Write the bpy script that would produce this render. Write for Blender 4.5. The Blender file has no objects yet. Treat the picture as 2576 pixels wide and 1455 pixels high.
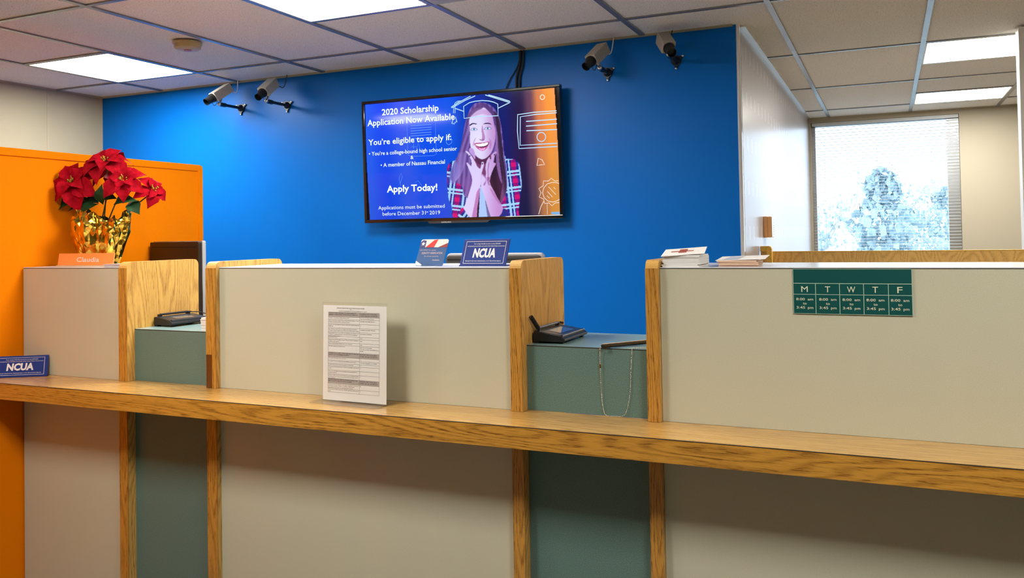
import bpy, bmesh, math, random
import numpy as np
from mathutils import Vector, Matrix, Euler

sc = bpy.context.scene
col = sc.collection
PI = math.pi

# ------------------------------------------------------------------ camera
CAM_Z = 1.511
YAW, PITCH, ROLL, FPX = -0.4204, 0.0214, -0.0173, 2115.17
def cam_axes():
    c, s = math.cos(YAW), math.sin(YAW)
    cp, sp = math.cos(PITCH), math.sin(PITCH)
    fw = Vector((s * cp, c * cp, sp)); r = Vector((c, -s, 0)); u = r.cross(fw)
    cr, sr = math.cos(ROLL), math.sin(ROLL)
    return cr * r + sr * u, -sr * r + cr * u, fw
r_, u_, f_ = cam_axes()
cd = bpy.data.cameras.new('camera'); cam = bpy.data.objects.new('camera', cd); col.objects.link(cam)
cam.matrix_world = Matrix(((r_.x, u_.x, -f_.x, 0), (r_.y, u_.y, -f_.y, 0), (r_.z, u_.z, -f_.z, CAM_Z), (0, 0, 0, 1)))
cd.sensor_width = 36.0; cd.sensor_fit = 'HORIZONTAL'; cd.lens = 36.0 * FPX / 2576
cd.shift_y = -181.02 / 2576
cd.clip_start = 0.05; cd.clip_end = 300
sc.camera = cam

# ------------------------------------------------------------------ sky and exposure
SKY = 3.8
PANEL_L = 38.0          # radiance of a ceiling light diffuser
w = bpy.data.worlds.new('sky'); sc.world = w; w.use_nodes = True
bg = w.node_tree.nodes['Background']; bg.inputs[0].default_value = (0.62, 0.80, 1.0, 1); bg.inputs[1].default_value = SKY
sc.view_settings.view_transform = 'Standard'
sc.view_settings.look = 'None'
sc.view_settings.exposure = 0.0
sc.view_settings.gamma = 1.0
sc.view_settings.use_curve_mapping = False

# ------------------------------------------------------------------ materials
def srgb(r, g, b):
    def f(c):
        c /= 255.0
        return c / 12.92 if c <= 0.04045 else ((c + 0.055) / 1.055) ** 2.4
    return (f(r), f(g), f(b), 1)

def new_mat(name):
    m = bpy.data.materials.new(name); m.use_nodes = True
    nt = m.node_tree; return m, nt, nt.nodes['Principled BSDF']

def link(nt, a, b): nt.links.new(a, b)

def plain(name, rgb, rough=0.5, metal=0.0, spec=0.5, noise=0.0, nscale=400, bump=0.0, bscale=200, coat=0.0, trans=0.0, ior=1.45):
    m, nt, b = new_mat(name)
    c = rgb if len(rgb) == 4 else (*rgb, 1)
    b.inputs['Base Color'].default_value = c
    b.inputs['Roughness'].default_value = rough
    b.inputs['Metallic'].default_value = metal
    b.inputs['Specular IOR Level'].default_value = spec
    b.inputs['Coat Weight'].default_value = coat
    b.inputs['Transmission Weight'].default_value = trans
    b.inputs['IOR'].default_value = ior
    tc = nt.nodes.new('ShaderNodeTexCoord')
    if noise:
        n = nt.nodes.new('ShaderNodeTexNoise'); n.inputs['Scale'].default_value = nscale; n.inputs['Detail'].default_value = 3
        link(nt, tc.outputs['Object'], n.inputs['Vector'])
        r = nt.nodes.new('ShaderNodeValToRGB')
        r.color_ramp.elements[0].position = 0.35; r.color_ramp.elements[1].position = 0.65
        r.color_ramp.elements[0].color = tuple(max(0, x * (1 - noise)) for x in c[:3]) + (1,)
        r.color_ramp.elements[1].color = tuple(min(1, x * (1 + noise)) for x in c[:3]) + (1,)
        link(nt, n.outputs['Fac'], r.inputs[0]); link(nt, r.outputs[0], b.inputs['Base Color'])
    if bump:
        n2 = nt.nodes.new('ShaderNodeTexNoise'); n2.inputs['Scale'].default_value = bscale; n2.inputs['Detail'].default_value = 4
        link(nt, tc.outputs['Object'], n2.inputs['Vector'])
        bm_ = nt.nodes.new('ShaderNodeBump'); bm_.inputs['Strength'].default_value = bump; bm_.inputs['Distance'].default_value = 0.002
        link(nt, n2.outputs['Fac'], bm_.inputs['Height']); link(nt, bm_.outputs[0], b.inputs['Normal'])
    return m

def oak(name, axis, light, dark, seed=0.0, rough=0.32, skew=0.0, bands=9.0, across=1.0, coat=0.0, along=1.3):
    """oak veneer: stretched noise contours (cathedral figure) and fine pores running along one axis"""
    m, nt, b = new_mat(name)
    tc = nt.nodes.new('ShaderNodeTexCoord')
    rot = nt.nodes.new('ShaderNodeMapping'); rot.vector_type = 'POINT'
    rot.inputs['Rotation'].default_value = (skew, 0, 0) if axis != 'x' else (0, skew, 0)
    rot.inputs['Location'].default_value = (seed, seed * 0.7, seed * 1.3)
    link(nt, tc.outputs['Object'], rot.inputs['Vector'])
    def stretched(along, acr):
        mp = nt.nodes.new('ShaderNodeMapping'); mp.vector_type = 'POINT'
        s = [acr, acr, acr]; s['xyz'.index(axis)] = along
        mp.inputs['Scale'].default_value = s
        link(nt, rot.outputs[0], mp.inputs['Vector']); return mp
    a = stretched(along, 5.0 * across)
    n = nt.nodes.new('ShaderNodeTexNoise'); n.inputs['Scale'].default_value = 1.0; n.inputs['Detail'].default_value = 1.5; n.inputs['Roughness'].default_value = 0.35
    link(nt, a.outputs[0], n.inputs['Vector'])
    jit = stretched(9.0, 60.0)
    nj = nt.nodes.new('ShaderNodeTexNoise'); nj.inputs['Scale'].default_value = 1.0; nj.inputs['Detail'].default_value = 3.0; link(nt, jit.outputs[0], nj.inputs['Vector'])
    mu = nt.nodes.new('ShaderNodeMath'); mu.operation = 'MULTIPLY'; mu.inputs[1].default_value = bands * 6.28; link(nt, n.outputs['Fac'], mu.inputs[0])
    ma = nt.nodes.new('ShaderNodeMath'); ma.operation = 'MULTIPLY_ADD'; ma.inputs[1].default_value = 1.6; link(nt, nj.outputs['Fac'], ma.inputs[0]); link(nt, mu.outputs[0], ma.inputs[2])
    si = nt.nodes.new('ShaderNodeMath'); si.operation = 'SINE'; link(nt, ma.outputs[0], si.inputs[0])
    h = nt.nodes.new('ShaderNodeMapRange'); h.inputs[1].default_value = -1; h.inputs[2].default_value = 1; link(nt, si.outputs[0], h.inputs[0])
    pw = nt.nodes.new('ShaderNodeMath'); pw.operation = 'POWER'; pw.inputs[1].default_value = 2.0; link(nt, h.outputs[0], pw.inputs[0])
    f = stretched(26.0, 480.0)
    n2 = nt.nodes.new('ShaderNodeTexNoise'); n2.inputs['Scale'].default_value = 1.0; n2.inputs['Detail'].default_value = 3.0
    link(nt, f.outputs[0], n2.inputs['Vector'])
    fr = nt.nodes.new('ShaderNodeMapRange'); fr.inputs[1].default_value = 0.52; fr.inputs[2].default_value = 0.66; link(nt, n2.outputs['Fac'], fr.inputs[0])
    # pores gather in the early-wood lines: (0.35 + figure) * pores
    ad = nt.nodes.new('ShaderNodeMath'); ad.operation = 'MULTIPLY_ADD'; ad.inputs[1].default_value = 0.55; ad.inputs[2].default_value = 0.40; link(nt, pw.outputs[0], ad.inputs[0])
    m2 = nt.nodes.new('ShaderNodeMath'); m2.operation = 'MULTIPLY'; link(nt, ad.outputs[0], m2.inputs[0]); link(nt, fr.outputs[0], m2.inputs[1])
    mix1 = nt.nodes.new('ShaderNodeMath'); mix1.operation = 'MULTIPLY_ADD'; mix1.inputs[1].default_value = 0.42; link(nt, pw.outputs[0], mix1.inputs[0]); link(nt, m2.outputs[0], mix1.inputs[2])
    mix1.use_clamp = True
    mc = nt.nodes.new('ShaderNodeMix'); mc.data_type = 'RGBA'
    mc.inputs[6].default_value = light if len(light) == 4 else (*light, 1)
    mc.inputs[7].default_value = dark if len(dark) == 4 else (*dark, 1)
    link(nt, mix1.outputs[0], mc.inputs[0]); link(nt, mc.outputs[2], b.inputs['Base Color'])
    b.inputs['Roughness'].default_value = rough
    b.inputs['Coat Weight'].default_value = coat; b.inputs['Coat Roughness'].default_value = 0.2
    bp = nt.nodes.new('ShaderNodeBump'); bp.inputs['Strength'].default_value = 0.08; bp.inputs['Distance'].default_value = 0.001; bp.invert = True
    link(nt, fr.outputs[0], bp.inputs['Height']); link(nt, bp.outputs[0], b.inputs['Normal'])
    return m

def emis(name, rgb, strength):
    m, nt, b = new_mat(name)
    c = rgb if len(rgb) == 4 else (*rgb, 1)
    b.inputs['Base Color'].default_value = (0, 0, 0, 1) if strength < 3 else (.8, .8, .8, 1)
    b.inputs['Roughness'].default_value = 0.3
    b.inputs['Emission Color'].default_value = c; b.inputs['Emission Strength'].default_value = strength
    return m

def ceiling_mat():
    m, nt, b = new_mat('ceiling_tile')
    tc = nt.nodes.new('ShaderNodeTexCoord')
    n = nt.nodes.new('ShaderNodeTexNoise'); n.inputs['Scale'].default_value = 190; n.inputs['Detail'].default_value = 4
    v = nt.nodes.new('ShaderNodeTexVoronoi'); v.inputs['Scale'].default_value = 75
    link(nt, tc.outputs['Object'], n.inputs['Vector']); link(nt, tc.outputs['Object'], v.inputs['Vector'])
    r = nt.nodes.new('ShaderNodeValToRGB'); r.color_ramp.elements[0].position = 0.30; r.color_ramp.elements[1].position = 0.62
    r.color_ramp.elements[0].color = (0.665, 0.61, 0.55, 1); r.color_ramp.elements[1].color = (0.90, 0.85, 0.78, 1)
    link(nt, n.outputs['Fac'], r.inputs[0])
    pr = nt.nodes.new('ShaderNodeMapRange'); pr.inputs[1].default_value = 0.05; pr.inputs[2].default_value = 0.22; link(nt, v.outputs['Distance'], pr.inputs[0])
    mx = nt.nodes.new('ShaderNodeMix'); mx.data_type = 'RGBA'; mx.inputs[6].default_value = (0.42, 0.38, 0.34, 1)
    link(nt, pr.outputs[0], mx.inputs[0]); link(nt, r.outputs[0], mx.inputs[7]); link(nt, mx.outputs[2], b.inputs['Base Color'])
    b.inputs['Roughness'].default_value = 0.9; b.inputs['Specular IOR Level'].default_value = 0.2
    bp = nt.nodes.new('ShaderNodeBump'); bp.inputs['Strength'].default_value = 0.35; bp.inputs['Distance'].default_value = 0.002
    link(nt, n.outputs['Fac'], bp.inputs['Height']); link(nt, bp.outputs[0], b.inputs['Normal'])
    return m

def wallpaper_mat():
    """pale wall covering with rows of short raised dashes"""
    m, nt, b = new_mat('dashed_wallcovering')
    tc = nt.nodes.new('ShaderNodeTexCoord'); sep = nt.nodes.new('ShaderNodeSeparateXYZ'); link(nt, tc.outputs['Object'], sep.inputs[0])
    def tri(src, period, duty, off=0.0):
        d = nt.nodes.new('ShaderNodeMath'); d.operation = 'MULTIPLY_ADD'; d.inputs[1].default_value = 1 / period; d.inputs[2].default_value = off; link(nt, src, d.inputs[0])
        fr = nt.nodes.new('ShaderNodeMath'); fr.operation = 'FRACT'; link(nt, d.outputs[0], fr.inputs[0])
        lt = nt.nodes.new('ShaderNodeMath'); lt.operation = 'LESS_THAN'; lt.inputs[1].default_value = duty; link(nt, fr.outputs[0], lt.inputs[0]); return lt
    a = tri(sep.outputs[1], 0.13, 0.16); c = tri(sep.outputs[2], 0.21, 0.3)
    mu = nt.nodes.new('ShaderNodeMath'); mu.operation = 'MULTIPLY'; link(nt, a.outputs[0], mu.inputs[0]); link(nt, c.outputs[0], mu.inputs[1])
    mx = nt.nodes.new('ShaderNodeMix'); mx.data_type = 'RGBA'; mx.inputs[6].default_value = (0.40, 0.365, 0.365, 1); mx.inputs[7].default_value = (0.58, 0.55, 0.56, 1)
    link(nt, mu.outputs[0], mx.inputs[0]); link(nt, mx.outputs[2], b.inputs['Base Color'])
    b.inputs['Roughness'].default_value = 0.28
    return m

def foil_mat():
    m, nt, b = new_mat('gold_foil')
    tc = nt.nodes.new('ShaderNodeTexCoord')
    v = nt.nodes.new('ShaderNodeTexVoronoi'); v.inputs['Scale'].default_value = 34; link(nt, tc.outputs['Object'], v.inputs['Vector'])
    r = nt.nodes.new('ShaderNodeValToRGB')
    r.color_ramp.elements[0].color = (0.38, 0.21, 0.01, 1); r.color_ramp.elements[1].color = (0.90, 0.62, 0.10, 1)
    link(nt, v.outputs['Distance'], r.inputs[0]); link(nt, r.outputs[0], b.inputs['Base Color'])
    b.inputs['Metallic'].default_value = 1.0; b.inputs['Roughness'].default_value = 0.16
    bp = nt.nodes.new('ShaderNodeBump'); bp.inputs['Strength'].default_value = 0.9; bp.inputs['Distance'].default_value = 0.006
    link(nt, v.outputs['Distance'], bp.inputs['Height']); link(nt, bp.outputs[0], b.inputs['Normal'])
    return m

M = {}
M['blue'] = plain('blue_paint', (0.0, 0.130, 0.52), 0.36, spec=0.15, bump=0.08, bscale=900)
M['beige_wall'] = plain('beige_wallcovering', (0.385, 0.345, 0.24), 0.6, spec=.3, noise=0.05, nscale=500)
M['far_wall'] = plain('cream_wall', (0.40, 0.355, 0.27), 0.6, spec=.3, noise=0.04, nscale=300)
M['wallpaper'] = wallpaper_mat()
M['ceiling'] = ceiling_mat()
M['tbar'] = plain('grid_metal', (0.26, 0.265, 0.29), 0.24, metal=0.4)
M['carpet'] = plain('grey_carpet', (0.15, 0.15, 0.14), 0.95, noise=0.3, nscale=250)
M['orange'] = plain('orange_fabric', (0.84, 0.212, 0.0005), 0.75, spec=0.06, noise=0.05, nscale=900)
M['laminate'] = plain('beige_laminate', (0.55, 0.535, 0.40), 0.45, spec=.3, noise=0.09, nscale=650)
M['shelf_white'] = plain('white_laminate', (0.72, 0.74, 0.78), 0.22)
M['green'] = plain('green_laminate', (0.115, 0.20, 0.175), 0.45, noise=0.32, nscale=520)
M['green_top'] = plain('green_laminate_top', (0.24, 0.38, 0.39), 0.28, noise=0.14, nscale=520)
M['dark_edge'] = plain('dark_seam', (0.03, 0.02, 0.012), 0.5)
L1 = (0.74, 0.43, 0.11); D1 = (0.36, 0.165, 0.030)
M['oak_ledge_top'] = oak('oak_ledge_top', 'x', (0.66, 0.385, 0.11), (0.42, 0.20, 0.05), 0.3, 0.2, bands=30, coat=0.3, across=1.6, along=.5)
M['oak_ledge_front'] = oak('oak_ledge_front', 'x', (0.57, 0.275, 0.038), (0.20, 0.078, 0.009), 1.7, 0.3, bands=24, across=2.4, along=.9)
M['oak_fin'] = oak('oak_fin_face', 'z', L1, D1, 2.9, 0.35, bands=34, along=1.0)
M['oak_edge'] = oak('oak_fin_edge', 'z', (0.55, 0.27, 0.045), (0.22, 0.085, 0.01), 4.1, 0.3, skew=0.05, bands=14, across=3.2)
M['oak_edge_dark'] = oak('oak_fin_edge_stained', 'z', (0.13, 0.045, 0.01), (0.05, 0.015, 0.004), 4.1, 0.3, skew=0.05, bands=14, across=3.2)
M['oak_part'] = oak('oak_partition', 'z', (0.92, 0.56, 0.17), (0.62, 0.31, 0.065), 5.5, 0.35, skew=0.3, bands=16, across=2.0)
M['oak_frame'] = plain('oak_frame', (0.80, 0.46, 0.07), 0.4, noise=0.12, nscale=60)
M['black'] = plain('black_plastic', (0.012, 0.012, 0.014), 0.35)
M['black_matte'] = plain('black_matte', (0.008, 0.008, 0.009), 0.6)
M['black_gloss'] = plain('black_gloss', (0.006, 0.006, 0.007), 0.08, coat=0.5)
M['grey_dark'] = plain('dark_grey_plastic', (0.035, 0.037, 0.045), 0.28)
M['silver'] = plain('silver_plastic', (0.62, 0.63, 0.66), 0.25, metal=0.5)
M['steel'] = plain('steel', (0.75, 0.73, 0.70), 0.18, metal=1.0)
M['cam_body'] = plain('camera_housing', (0.40, 0.37, 0.31), 0.4, noise=0.08, nscale=120)
M['white'] = plain('white_plastic', (0.8, 0.8, 0.79), 0.4)
M['paper'] = plain('white_paper', (0.88, 0.86, 0.83), 0.7)
M['paper_edge'] = plain('paper_edges', (0.78, 0.78, 0.76), 0.8)
M['peach_edge'] = plain('peach_card_edges', (0.80, 0.55, 0.40), 0.7)
M['ink'] = plain('black_ink', (0.05, 0.04, 0.035), 0.7)
M['grey_print'] = plain('grey_printed_band', (0.50, 0.45, 0.42), 0.7)
M['sign_blue'] = plain('navy_sign', (0.018, 0.040, 0.23), 0.5, spec=.2)
M['sign_white'] = plain('white_print', (0.78, 0.78, 0.76), 0.5)
M['card_blue'] = plain('slate_blue_print', (0.03, 0.09, 0.24), 0.4)
M['card_red'] = plain('red_print', (0.62, 0.03, 0.02), 0.4)
M['card_darkred'] = plain('dark_red_print', (0.30, 0.03, 0.03), 0.4)
M['card_navy'] = plain('navy_print', (0.05, 0.05, 0.17), 0.4)
M['card_white'] = plain('cream_print', (0.80, 0.72, 0.66), 0.4)
M['card_pink'] = plain('pinkish_print', (0.62, 0.45, 0.45), 0.5)
M['teal'] = plain('teal_engraved_plastic', (0.0, 0.075, 0.068), 0.4)
M['engrave'] = plain('cream_engraving', (0.75, 0.74, 0.55), 0.5)
M['engrave_line'] = plain('pale_green_engraving', (0.42, 0.60, 0.47), 0.5)
M['name_orange'] = plain('orange_acrylic', (0.98, 0.30, 0.07), 0.35)
M['petal'] = plain('red_bract', (0.36, 0.001, 0.010), 0.8, spec=0.12, noise=0.22, nscale=60, bump=0.5, bscale=130)
M['leaf'] = plain('green_leaf', (0.010, 0.048, 0.012), 0.6, spec=0.25, noise=0.3, nscale=40, bump=0.2, bscale=80)
M['cyathia'] = plain('yellow_cyathia', (0.42, 0.30, 0.02), 0.5)
M['stem'] = plain('green_stem', (0.03, 0.05, 0.01), 0.6)
M['foil'] = foil_mat()
def clear_mat(name, gloss=1.0, tint=(1, 1, 1, 1)):
    m = bpy.data.materials.new(name); m.use_nodes = True; nt = m.node_tree; nt.nodes.clear()
    out = nt.nodes.new('ShaderNodeOutputMaterial'); mx = nt.nodes.new('ShaderNodeMixShader'); tr = nt.nodes.new('ShaderNodeBsdfTransparent'); gl_ = nt.nodes.new('ShaderNodeBsdfGlossy'); fr = nt.nodes.new('ShaderNodeFresnel')
    fr.inputs[0].default_value = 1.3; gl_.inputs['Roughness'].default_value = .02; tr.inputs[0].default_value = tint
    mu = nt.nodes.new('ShaderNodeMath'); mu.operation = 'MULTIPLY'; mu.inputs[1].default_value = gloss; link(nt, fr.outputs[0], mu.inputs[0])
    link(nt, mu.outputs[0], mx.inputs[0]); link(nt, tr.outputs[0], mx.inputs[1]); link(nt, gl_.outputs[0], mx.inputs[2]); link(nt, mx.outputs[0], out.inputs[0]); return m
M['clear'] = clear_mat('clear_acrylic', .45, (.99, .99, .985, 1)); M['glass'] = clear_mat('window_glass', .5)
M['slat'] = plain('pale_slat', (0.55, 0.58, 0.60), 0.45)
M['alu'] = plain('aluminium_frame', (0.45, 0.46, 0.47), 0.35, metal=0.6)
M['bead'] = plain('white_corner_bead', (0.85, 0.86, 0.88), 0.12, metal=.5)
M['lcd_grey'] = plain('lcd_grey', (0.10, 0.12, 0.14), 0.12, coat=0.6)
M['light_on'] = emis('lit_diffuser', (1.0, 0.975, 0.90), PANEL_L)
M['light_frame'] = plain('light_frame', (0.6, 0.58, 0.52), 0.4)
M['detector'] = plain('cream_plastic', (0.50, 0.36, 0.17), 0.45)
M['thermo_side'] = plain('tan_plastic', (0.78, 0.42, 0.19), 0.5)
M['thermo_face'] = plain('pale_plastic', (0.72, 0.74, 0.74), 0.3)
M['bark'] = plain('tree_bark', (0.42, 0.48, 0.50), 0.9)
M['foliage'] = plain('hazed_foliage', (0.46, 0.58, 0.62), 0.9, noise=0.25, nscale=2)  # pale blue outdoor haze is put into the leaf colour
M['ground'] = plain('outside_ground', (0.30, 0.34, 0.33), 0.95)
M['scr_white'] = emis('screen_white', (0.80, 0.90, 1.0), 1.15)
M['scr_line'] = emis('screen_line', (0.42, 0.72, 1.0), 1.0)
M['scr_warm'] = emis('screen_warm_line', (0.95, 0.80, 0.70), 0.95)
M['scr_faint'] = emis('screen_faint_line', (0.10, 0.32, 0.95), 0.9)

# ------------------------------------------------------------------ builders
class MB:
    """collects shapes; build() links them as ONE mesh object"""
    def __init__(s): s.v = []; s.f = []
    def add(s, vs, fs):
        o = len(s.v); s.v.extend([tuple(p) for p in vs]); s.f.extend([tuple(o + i for i in f) for f in fs]); return s
    def box(s, x0, x1, y0, y1, z0, z1):
        return s.add([(x0, y0, z0), (x1, y0, z0), (x1, y1, z0), (x0, y1, z0), (x0, y0, z1), (x1, y0, z1), (x1, y1, z1), (x0, y1, z1)],
                     [(0, 3, 2, 1), (4, 5, 6, 7), (0, 1, 5, 4), (1, 2, 6, 5), (2, 3, 7, 6), (3, 0, 4, 7)])
    def prism(s, pts, a, b, axis):
        """polygon in the plane normal to axis, extruded from a to b. x: pts are (y,z); y: (x,z); z: (x,y)"""
        n = len(pts)
        def P(p, t): return (t, p[0], p[1]) if axis == 'x' else (p[0], t, p[1]) if axis == 'y' else (p[0], p[1], t)
        return s.add([P(p, a) for p in pts] + [P(p, b) for p in pts],
                     [tuple(range(n))[::-1], tuple(range(n, 2 * n))] + [(i, (i + 1) % n, n + (i + 1) % n, n + i) for i in range(n)])
    def tube(s, path, r, n=8, cap=True):
        path = [Vector(p) for p in path]; rs = r if isinstance(r, (list, tuple)) else [r] * len(path)
        vs = []; fs = []; prev = None
        for i, p in enumerate(path):
            t = (path[min(i + 1, len(path) - 1)] - path[max(i - 1, 0)])
            if t.length < 1e-9: t = Vector((0, 0, 1))
            t.normalize()
            if prev is None:
                a = Vector((0, 0, 1)) if abs(t.z) < 0.9 else Vector((1, 0, 0)); u = t.cross(a).normalized()
            else:
                u = (prev - t * prev.dot(t))
                u = u.normalized() if u.length > 1e-6 else t.orthogonal().normalized()
            prev = u; v = t.cross(u)
            for k in range(n):
                an = 2 * PI * k / n; vs.append(p + (u * math.cos(an) + v * math.sin(an)) * rs[i])
        for i in range(len(path) - 1):
            for k in range(n):
                fs.append((i * n + k, i * n + (k + 1) % n, (i + 1) * n + (k + 1) % n, (i + 1) * n + k))
        if cap:
            fs.append(tuple(range(n))[::-1]); fs.append(tuple((len(path) - 1) * n + k for k in range(n)))
        return s.add(vs, fs)
    def sphere(s, c, r, n=10, m=6, sx=1, sy=1, sz=1):
        vs = [(c[0], c[1], c[2] - r * sz)]; fs = []
        for i in range(1, m):
            th = -PI / 2 + PI * i / m
            for k in range(n):
                an = 2 * PI * k / n
                vs.append((c[0] + r * sx * math.cos(th) * math.cos(an), c[1] + r * sy * math.cos(th) * math.sin(an), c[2] + r * sz * math.sin(th)))
        vs.append((c[0], c[1], c[2] + r * sz)); T = len(vs) - 1
        for k in range(n):
            fs.append((0, 1 + (k + 1) % n, 1 + k)); fs.append((T, T - n + k, T - n + (k + 1) % n))
        for i in range(m - 2):
            for k in range(n):
                a = 1 + i * n; fs.append((a + k, a + (k + 1) % n, a + n + (k + 1) % n, a + n + k))
        return s.add(vs, fs)
    def ribbon(s, pts, wd, y=0.0, closed=False):
        """flat line drawn in the XZ plane at depth y"""
        P = [Vector((p[0], p[1])) for p in pts]
        if closed: P = P + [P[0]]
        vs = []; fs = []
        for i, p in enumerate(P):
            if closed: a = P[i - 1] if i > 0 else P[-2]; b = P[i + 1] if i < len(P) - 1 else P[1]
            else: a = P[max(i - 1, 0)]; b = P[min(i + 1, len(P) - 1)]
            t = b - a
            t = t.normalized() if t.length > 1e-9 else Vector((1, 0))
            nrm = Vector((-t.y, t.x)) * wd / 2
            vs += [(p.x + nrm.x, y, p.y + nrm.y), (p.x - nrm.x, y, p.y - nrm.y)]
        for i in range(len(P) - 1): fs.append((2 * i, 2 * i + 1, 2 * i + 3, 2 * i + 2))
        return s.add(vs, fs)
    def rect(s, x0, x1, z0, z1, y=0.0): return s.add([(x0, y, z0), (x1, y, z0), (x1, y, z1), (x0, y, z1)], [(0, 1, 2, 3)])
    def poly(s, pts, y=0.0): return s.add([(p[0], y, p[1]) for p in pts], [tuple(range(len(pts)))])
    def text(s, body, x0, x1, base, cap, y=0.0, bold=0.0, slant=0.0):
        """lettering in the XZ plane, spanning x0..x1 with the given capital height"""
        vs, fs = glyphs(body, bold)
        if not vs: return s
        xs = [p[0] for p in vs]; a, b = min(xs), max(xs)
        k = (x1 - x0) / max(b - a, 1e-6); kz = cap / CAPH
        return s.add([(x0 + (p[0] - a) * k + slant * p[1] * kz, y, base + p[1] * kz) for p in vs], fs)
    def xf(s, mat): s.v = [tuple(mat @ Vector(p)) for p in s.v]; return s
    def build(s, name, mat, parent=None, bevel=0.0, smooth=False, world=False, seg=2):
        me = bpy.data.meshes.new(name); vs = s.v
        if world and parent is not None:
            inv = parent.matrix_basis.inverted(); vs = [tuple(inv @ Vector(p)) for p in vs]
        me.from_pydata(vs, [], s.f); me.update()
        bm_ = bmesh.new(); bm_.from_mesh(me); bmesh.ops.recalc_face_normals(bm_, faces=bm_.faces) if not getattr(s, 'keep', False) else None
        bm_.to_mesh(me); bm_.free()
        me.materials.append(mat)
        if smooth:
            me.polygons.foreach_set('use_smooth', [True] * len(me.polygons))
            if smooth != 'all':
                try: me.set_sharp_from_angle(angle=math.radians(40))
                except Exception: pass
        o = bpy.data.objects.new(name, me); col.objects.link(o)
        if parent is not None: o.parent = parent
        if bevel:
            b = o.modifiers.new('bevel', 'BEVEL'); b.width = bevel; b.segments = seg; b.limit_method = 'ANGLE'
        return o

_gc = {}
def glyphs(body, bold=0.0):
    key = (body, bold)
    if key in _gc: return _gc[key]
    cu = bpy.data.curves.new('lettering_source', 'FONT'); cu.body = body; cu.size = 1.0; cu.offset = bold; cu.resolution_u = 2; cu.fill_mode = 'FRONT'
    ob = bpy.data.objects.new('lettering_source', cu); col.objects.link(ob)
    dg = bpy.context.evaluated_depsgraph_get(); dg.update()
    me = ob.evaluated_get(dg).to_mesh()
    vs = [tuple(v.co) for v in me.vertices]; fs = [tuple(p.vertices) for p in me.polygons]
    ob.evaluated_get(dg).to_mesh_clear()
    bpy.data.objects.remove(ob); bpy.data.curves.remove(cu)
    _gc[key] = ([(v[0], v[1]) for v in vs], fs); return _gc[key]
CAPH = max(p[1] for p in glyphs('H')[0])

def tag(o, label, cat, group=None, kind=None):
    if label: o['label'] = label
    if cat: o['category'] = cat
    if group: o['group'] = group
    if kind: o['kind'] = kind
    return o
def thing(name, label, cat, loc=(0, 0, 0), rz=0.0, group=None):
    o = bpy.data.objects.new(name, None); col.objects.link(o); o.empty_display_size = 0.05
    o.location = loc; o.rotation_euler = (0, 0, rz)
    o.matrix_basis = Matrix.Translation(Vector(loc)) @ Matrix.Rotation(rz, 4, 'Z')
    return tag(o, label, cat, group)
def struct(name, mb, mat, label=None, **k):
    o = mb.build(name, mat, **k); o['kind'] = 'structure'
    if label: o['label'] = label
    return o
def rrect(x0, x1, z0, z1, r, n=5, corners=(1, 1, 1, 1)):
    """rounded rectangle outline, counter-clockwise from the lower left; corners = ll, lr, ur, ul"""
    out = []
    for (cx, cz, a0, on) in ((x0 + r, z0 + r, PI, corners[0]), (x1 - r, z0 + r, 1.5 * PI, corners[1]), (x1 - r, z1 - r, 0, corners[2]), (x0 + r, z1 - r, .5 * PI, corners[3])):
        if on:
            for i in range(n + 1):
                a = a0 + (PI / 2) * i / n; out.append((cx + r * math.cos(a), cz + r * math.sin(a)))
        else:
            out.append((cx + (r if a0 in (0, 1.5 * PI) else -r), cz + (r if a0 in (0, .5 * PI) else -r)))
    return out

# ------------------------------------------------------------------ the room shell
CZ = 2.44                       # underside of the ceiling grid
S = 0.6096; GX0 = -4.084        # column spacing of the grid
XL = -4.62; XR = 3.0; YF = -3.2; YW = 3.875; YB = 7.45
struct('floor', MB().box(XL - .1, XR + .1, YF - .1, YB + .1, -.1, 0), M['carpet'])
struct('wall_left', MB().box(XL - .1, XL, YF, YW, 0, 2.6), M['beige_wall'])
struct('wall_back', MB().box(XL - .1, -.608, YW, YW + .1, 0, 2.6), M['blue'])
struct('wall_middle', MB().box(-.70, -.59, YW + .022, YB, 0, 2.6), M['wallpaper'])
struct('wall_right', MB().box(XR, XR + .1, YF, YB, 0, 2.6), M['far_wall'])
struct('wall_front', MB().box(XL - .1, XR + .1, YF - .1, YF, 0, 2.6), M['far_wall'])
WX0, WX1, WZ0, WZ1 = -.572, .528, .85, 2.405
struct('wall_far', MB().box(-.70, WX0, YB, YB + .12, 0, 2.6).box(WX1, XR + .1, YB, YB + .12, 0, 2.6).box(WX0, WX1, YB, YB + .12, 0, WZ0).box(WX0, WX1, YB, YB + .12, WZ1, 2.6), M['far_wall'])
bead = [(-.6075, YW + .03), (-.6075, YW - .001), (-.604, YW - .005), (-.597, YW - .005), (-.591, YW - .001), (-.591, YW + .03)]
struct('trim_1', MB().prism(bead, 0, 2.6, 'z'), M['bead'], 'shiny white corner bead on the end of the blue wall')
struct('trim_2', MB().box(XL, XL + .003, 3.480, 3.486, 0, 2.44), plain('seam', (0.42, 0.37, 0.26), 0.6))
struct('trim_3', MB().box(.572, .70, 4.50, 4.60, 0, 2.435), M['white'], 'pale upright corner post at the right edge', bevel=.004)
# perimeter angle of the suspended ceiling
struct('trim_4', MB().box(XL, -.62, YW - .02, YW, CZ - .001, CZ + .02), M['beige_wall'])
struct('trim_5', MB().box(-.59, XR, YB - .02, YB, CZ - .001, CZ + .02), M['beige_wall'])
struct('trim_6', MB().box(XL, XL + .02, YF, YW - .02, CZ - .001, CZ + .02), M['beige_wall'])
struct('trim_7', MB().box(-.59, -.57, YW + .03, YB - .02, CZ - .001, CZ + .02), M['bead'], 'shiny white ceiling angle above the pale side wall')

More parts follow.
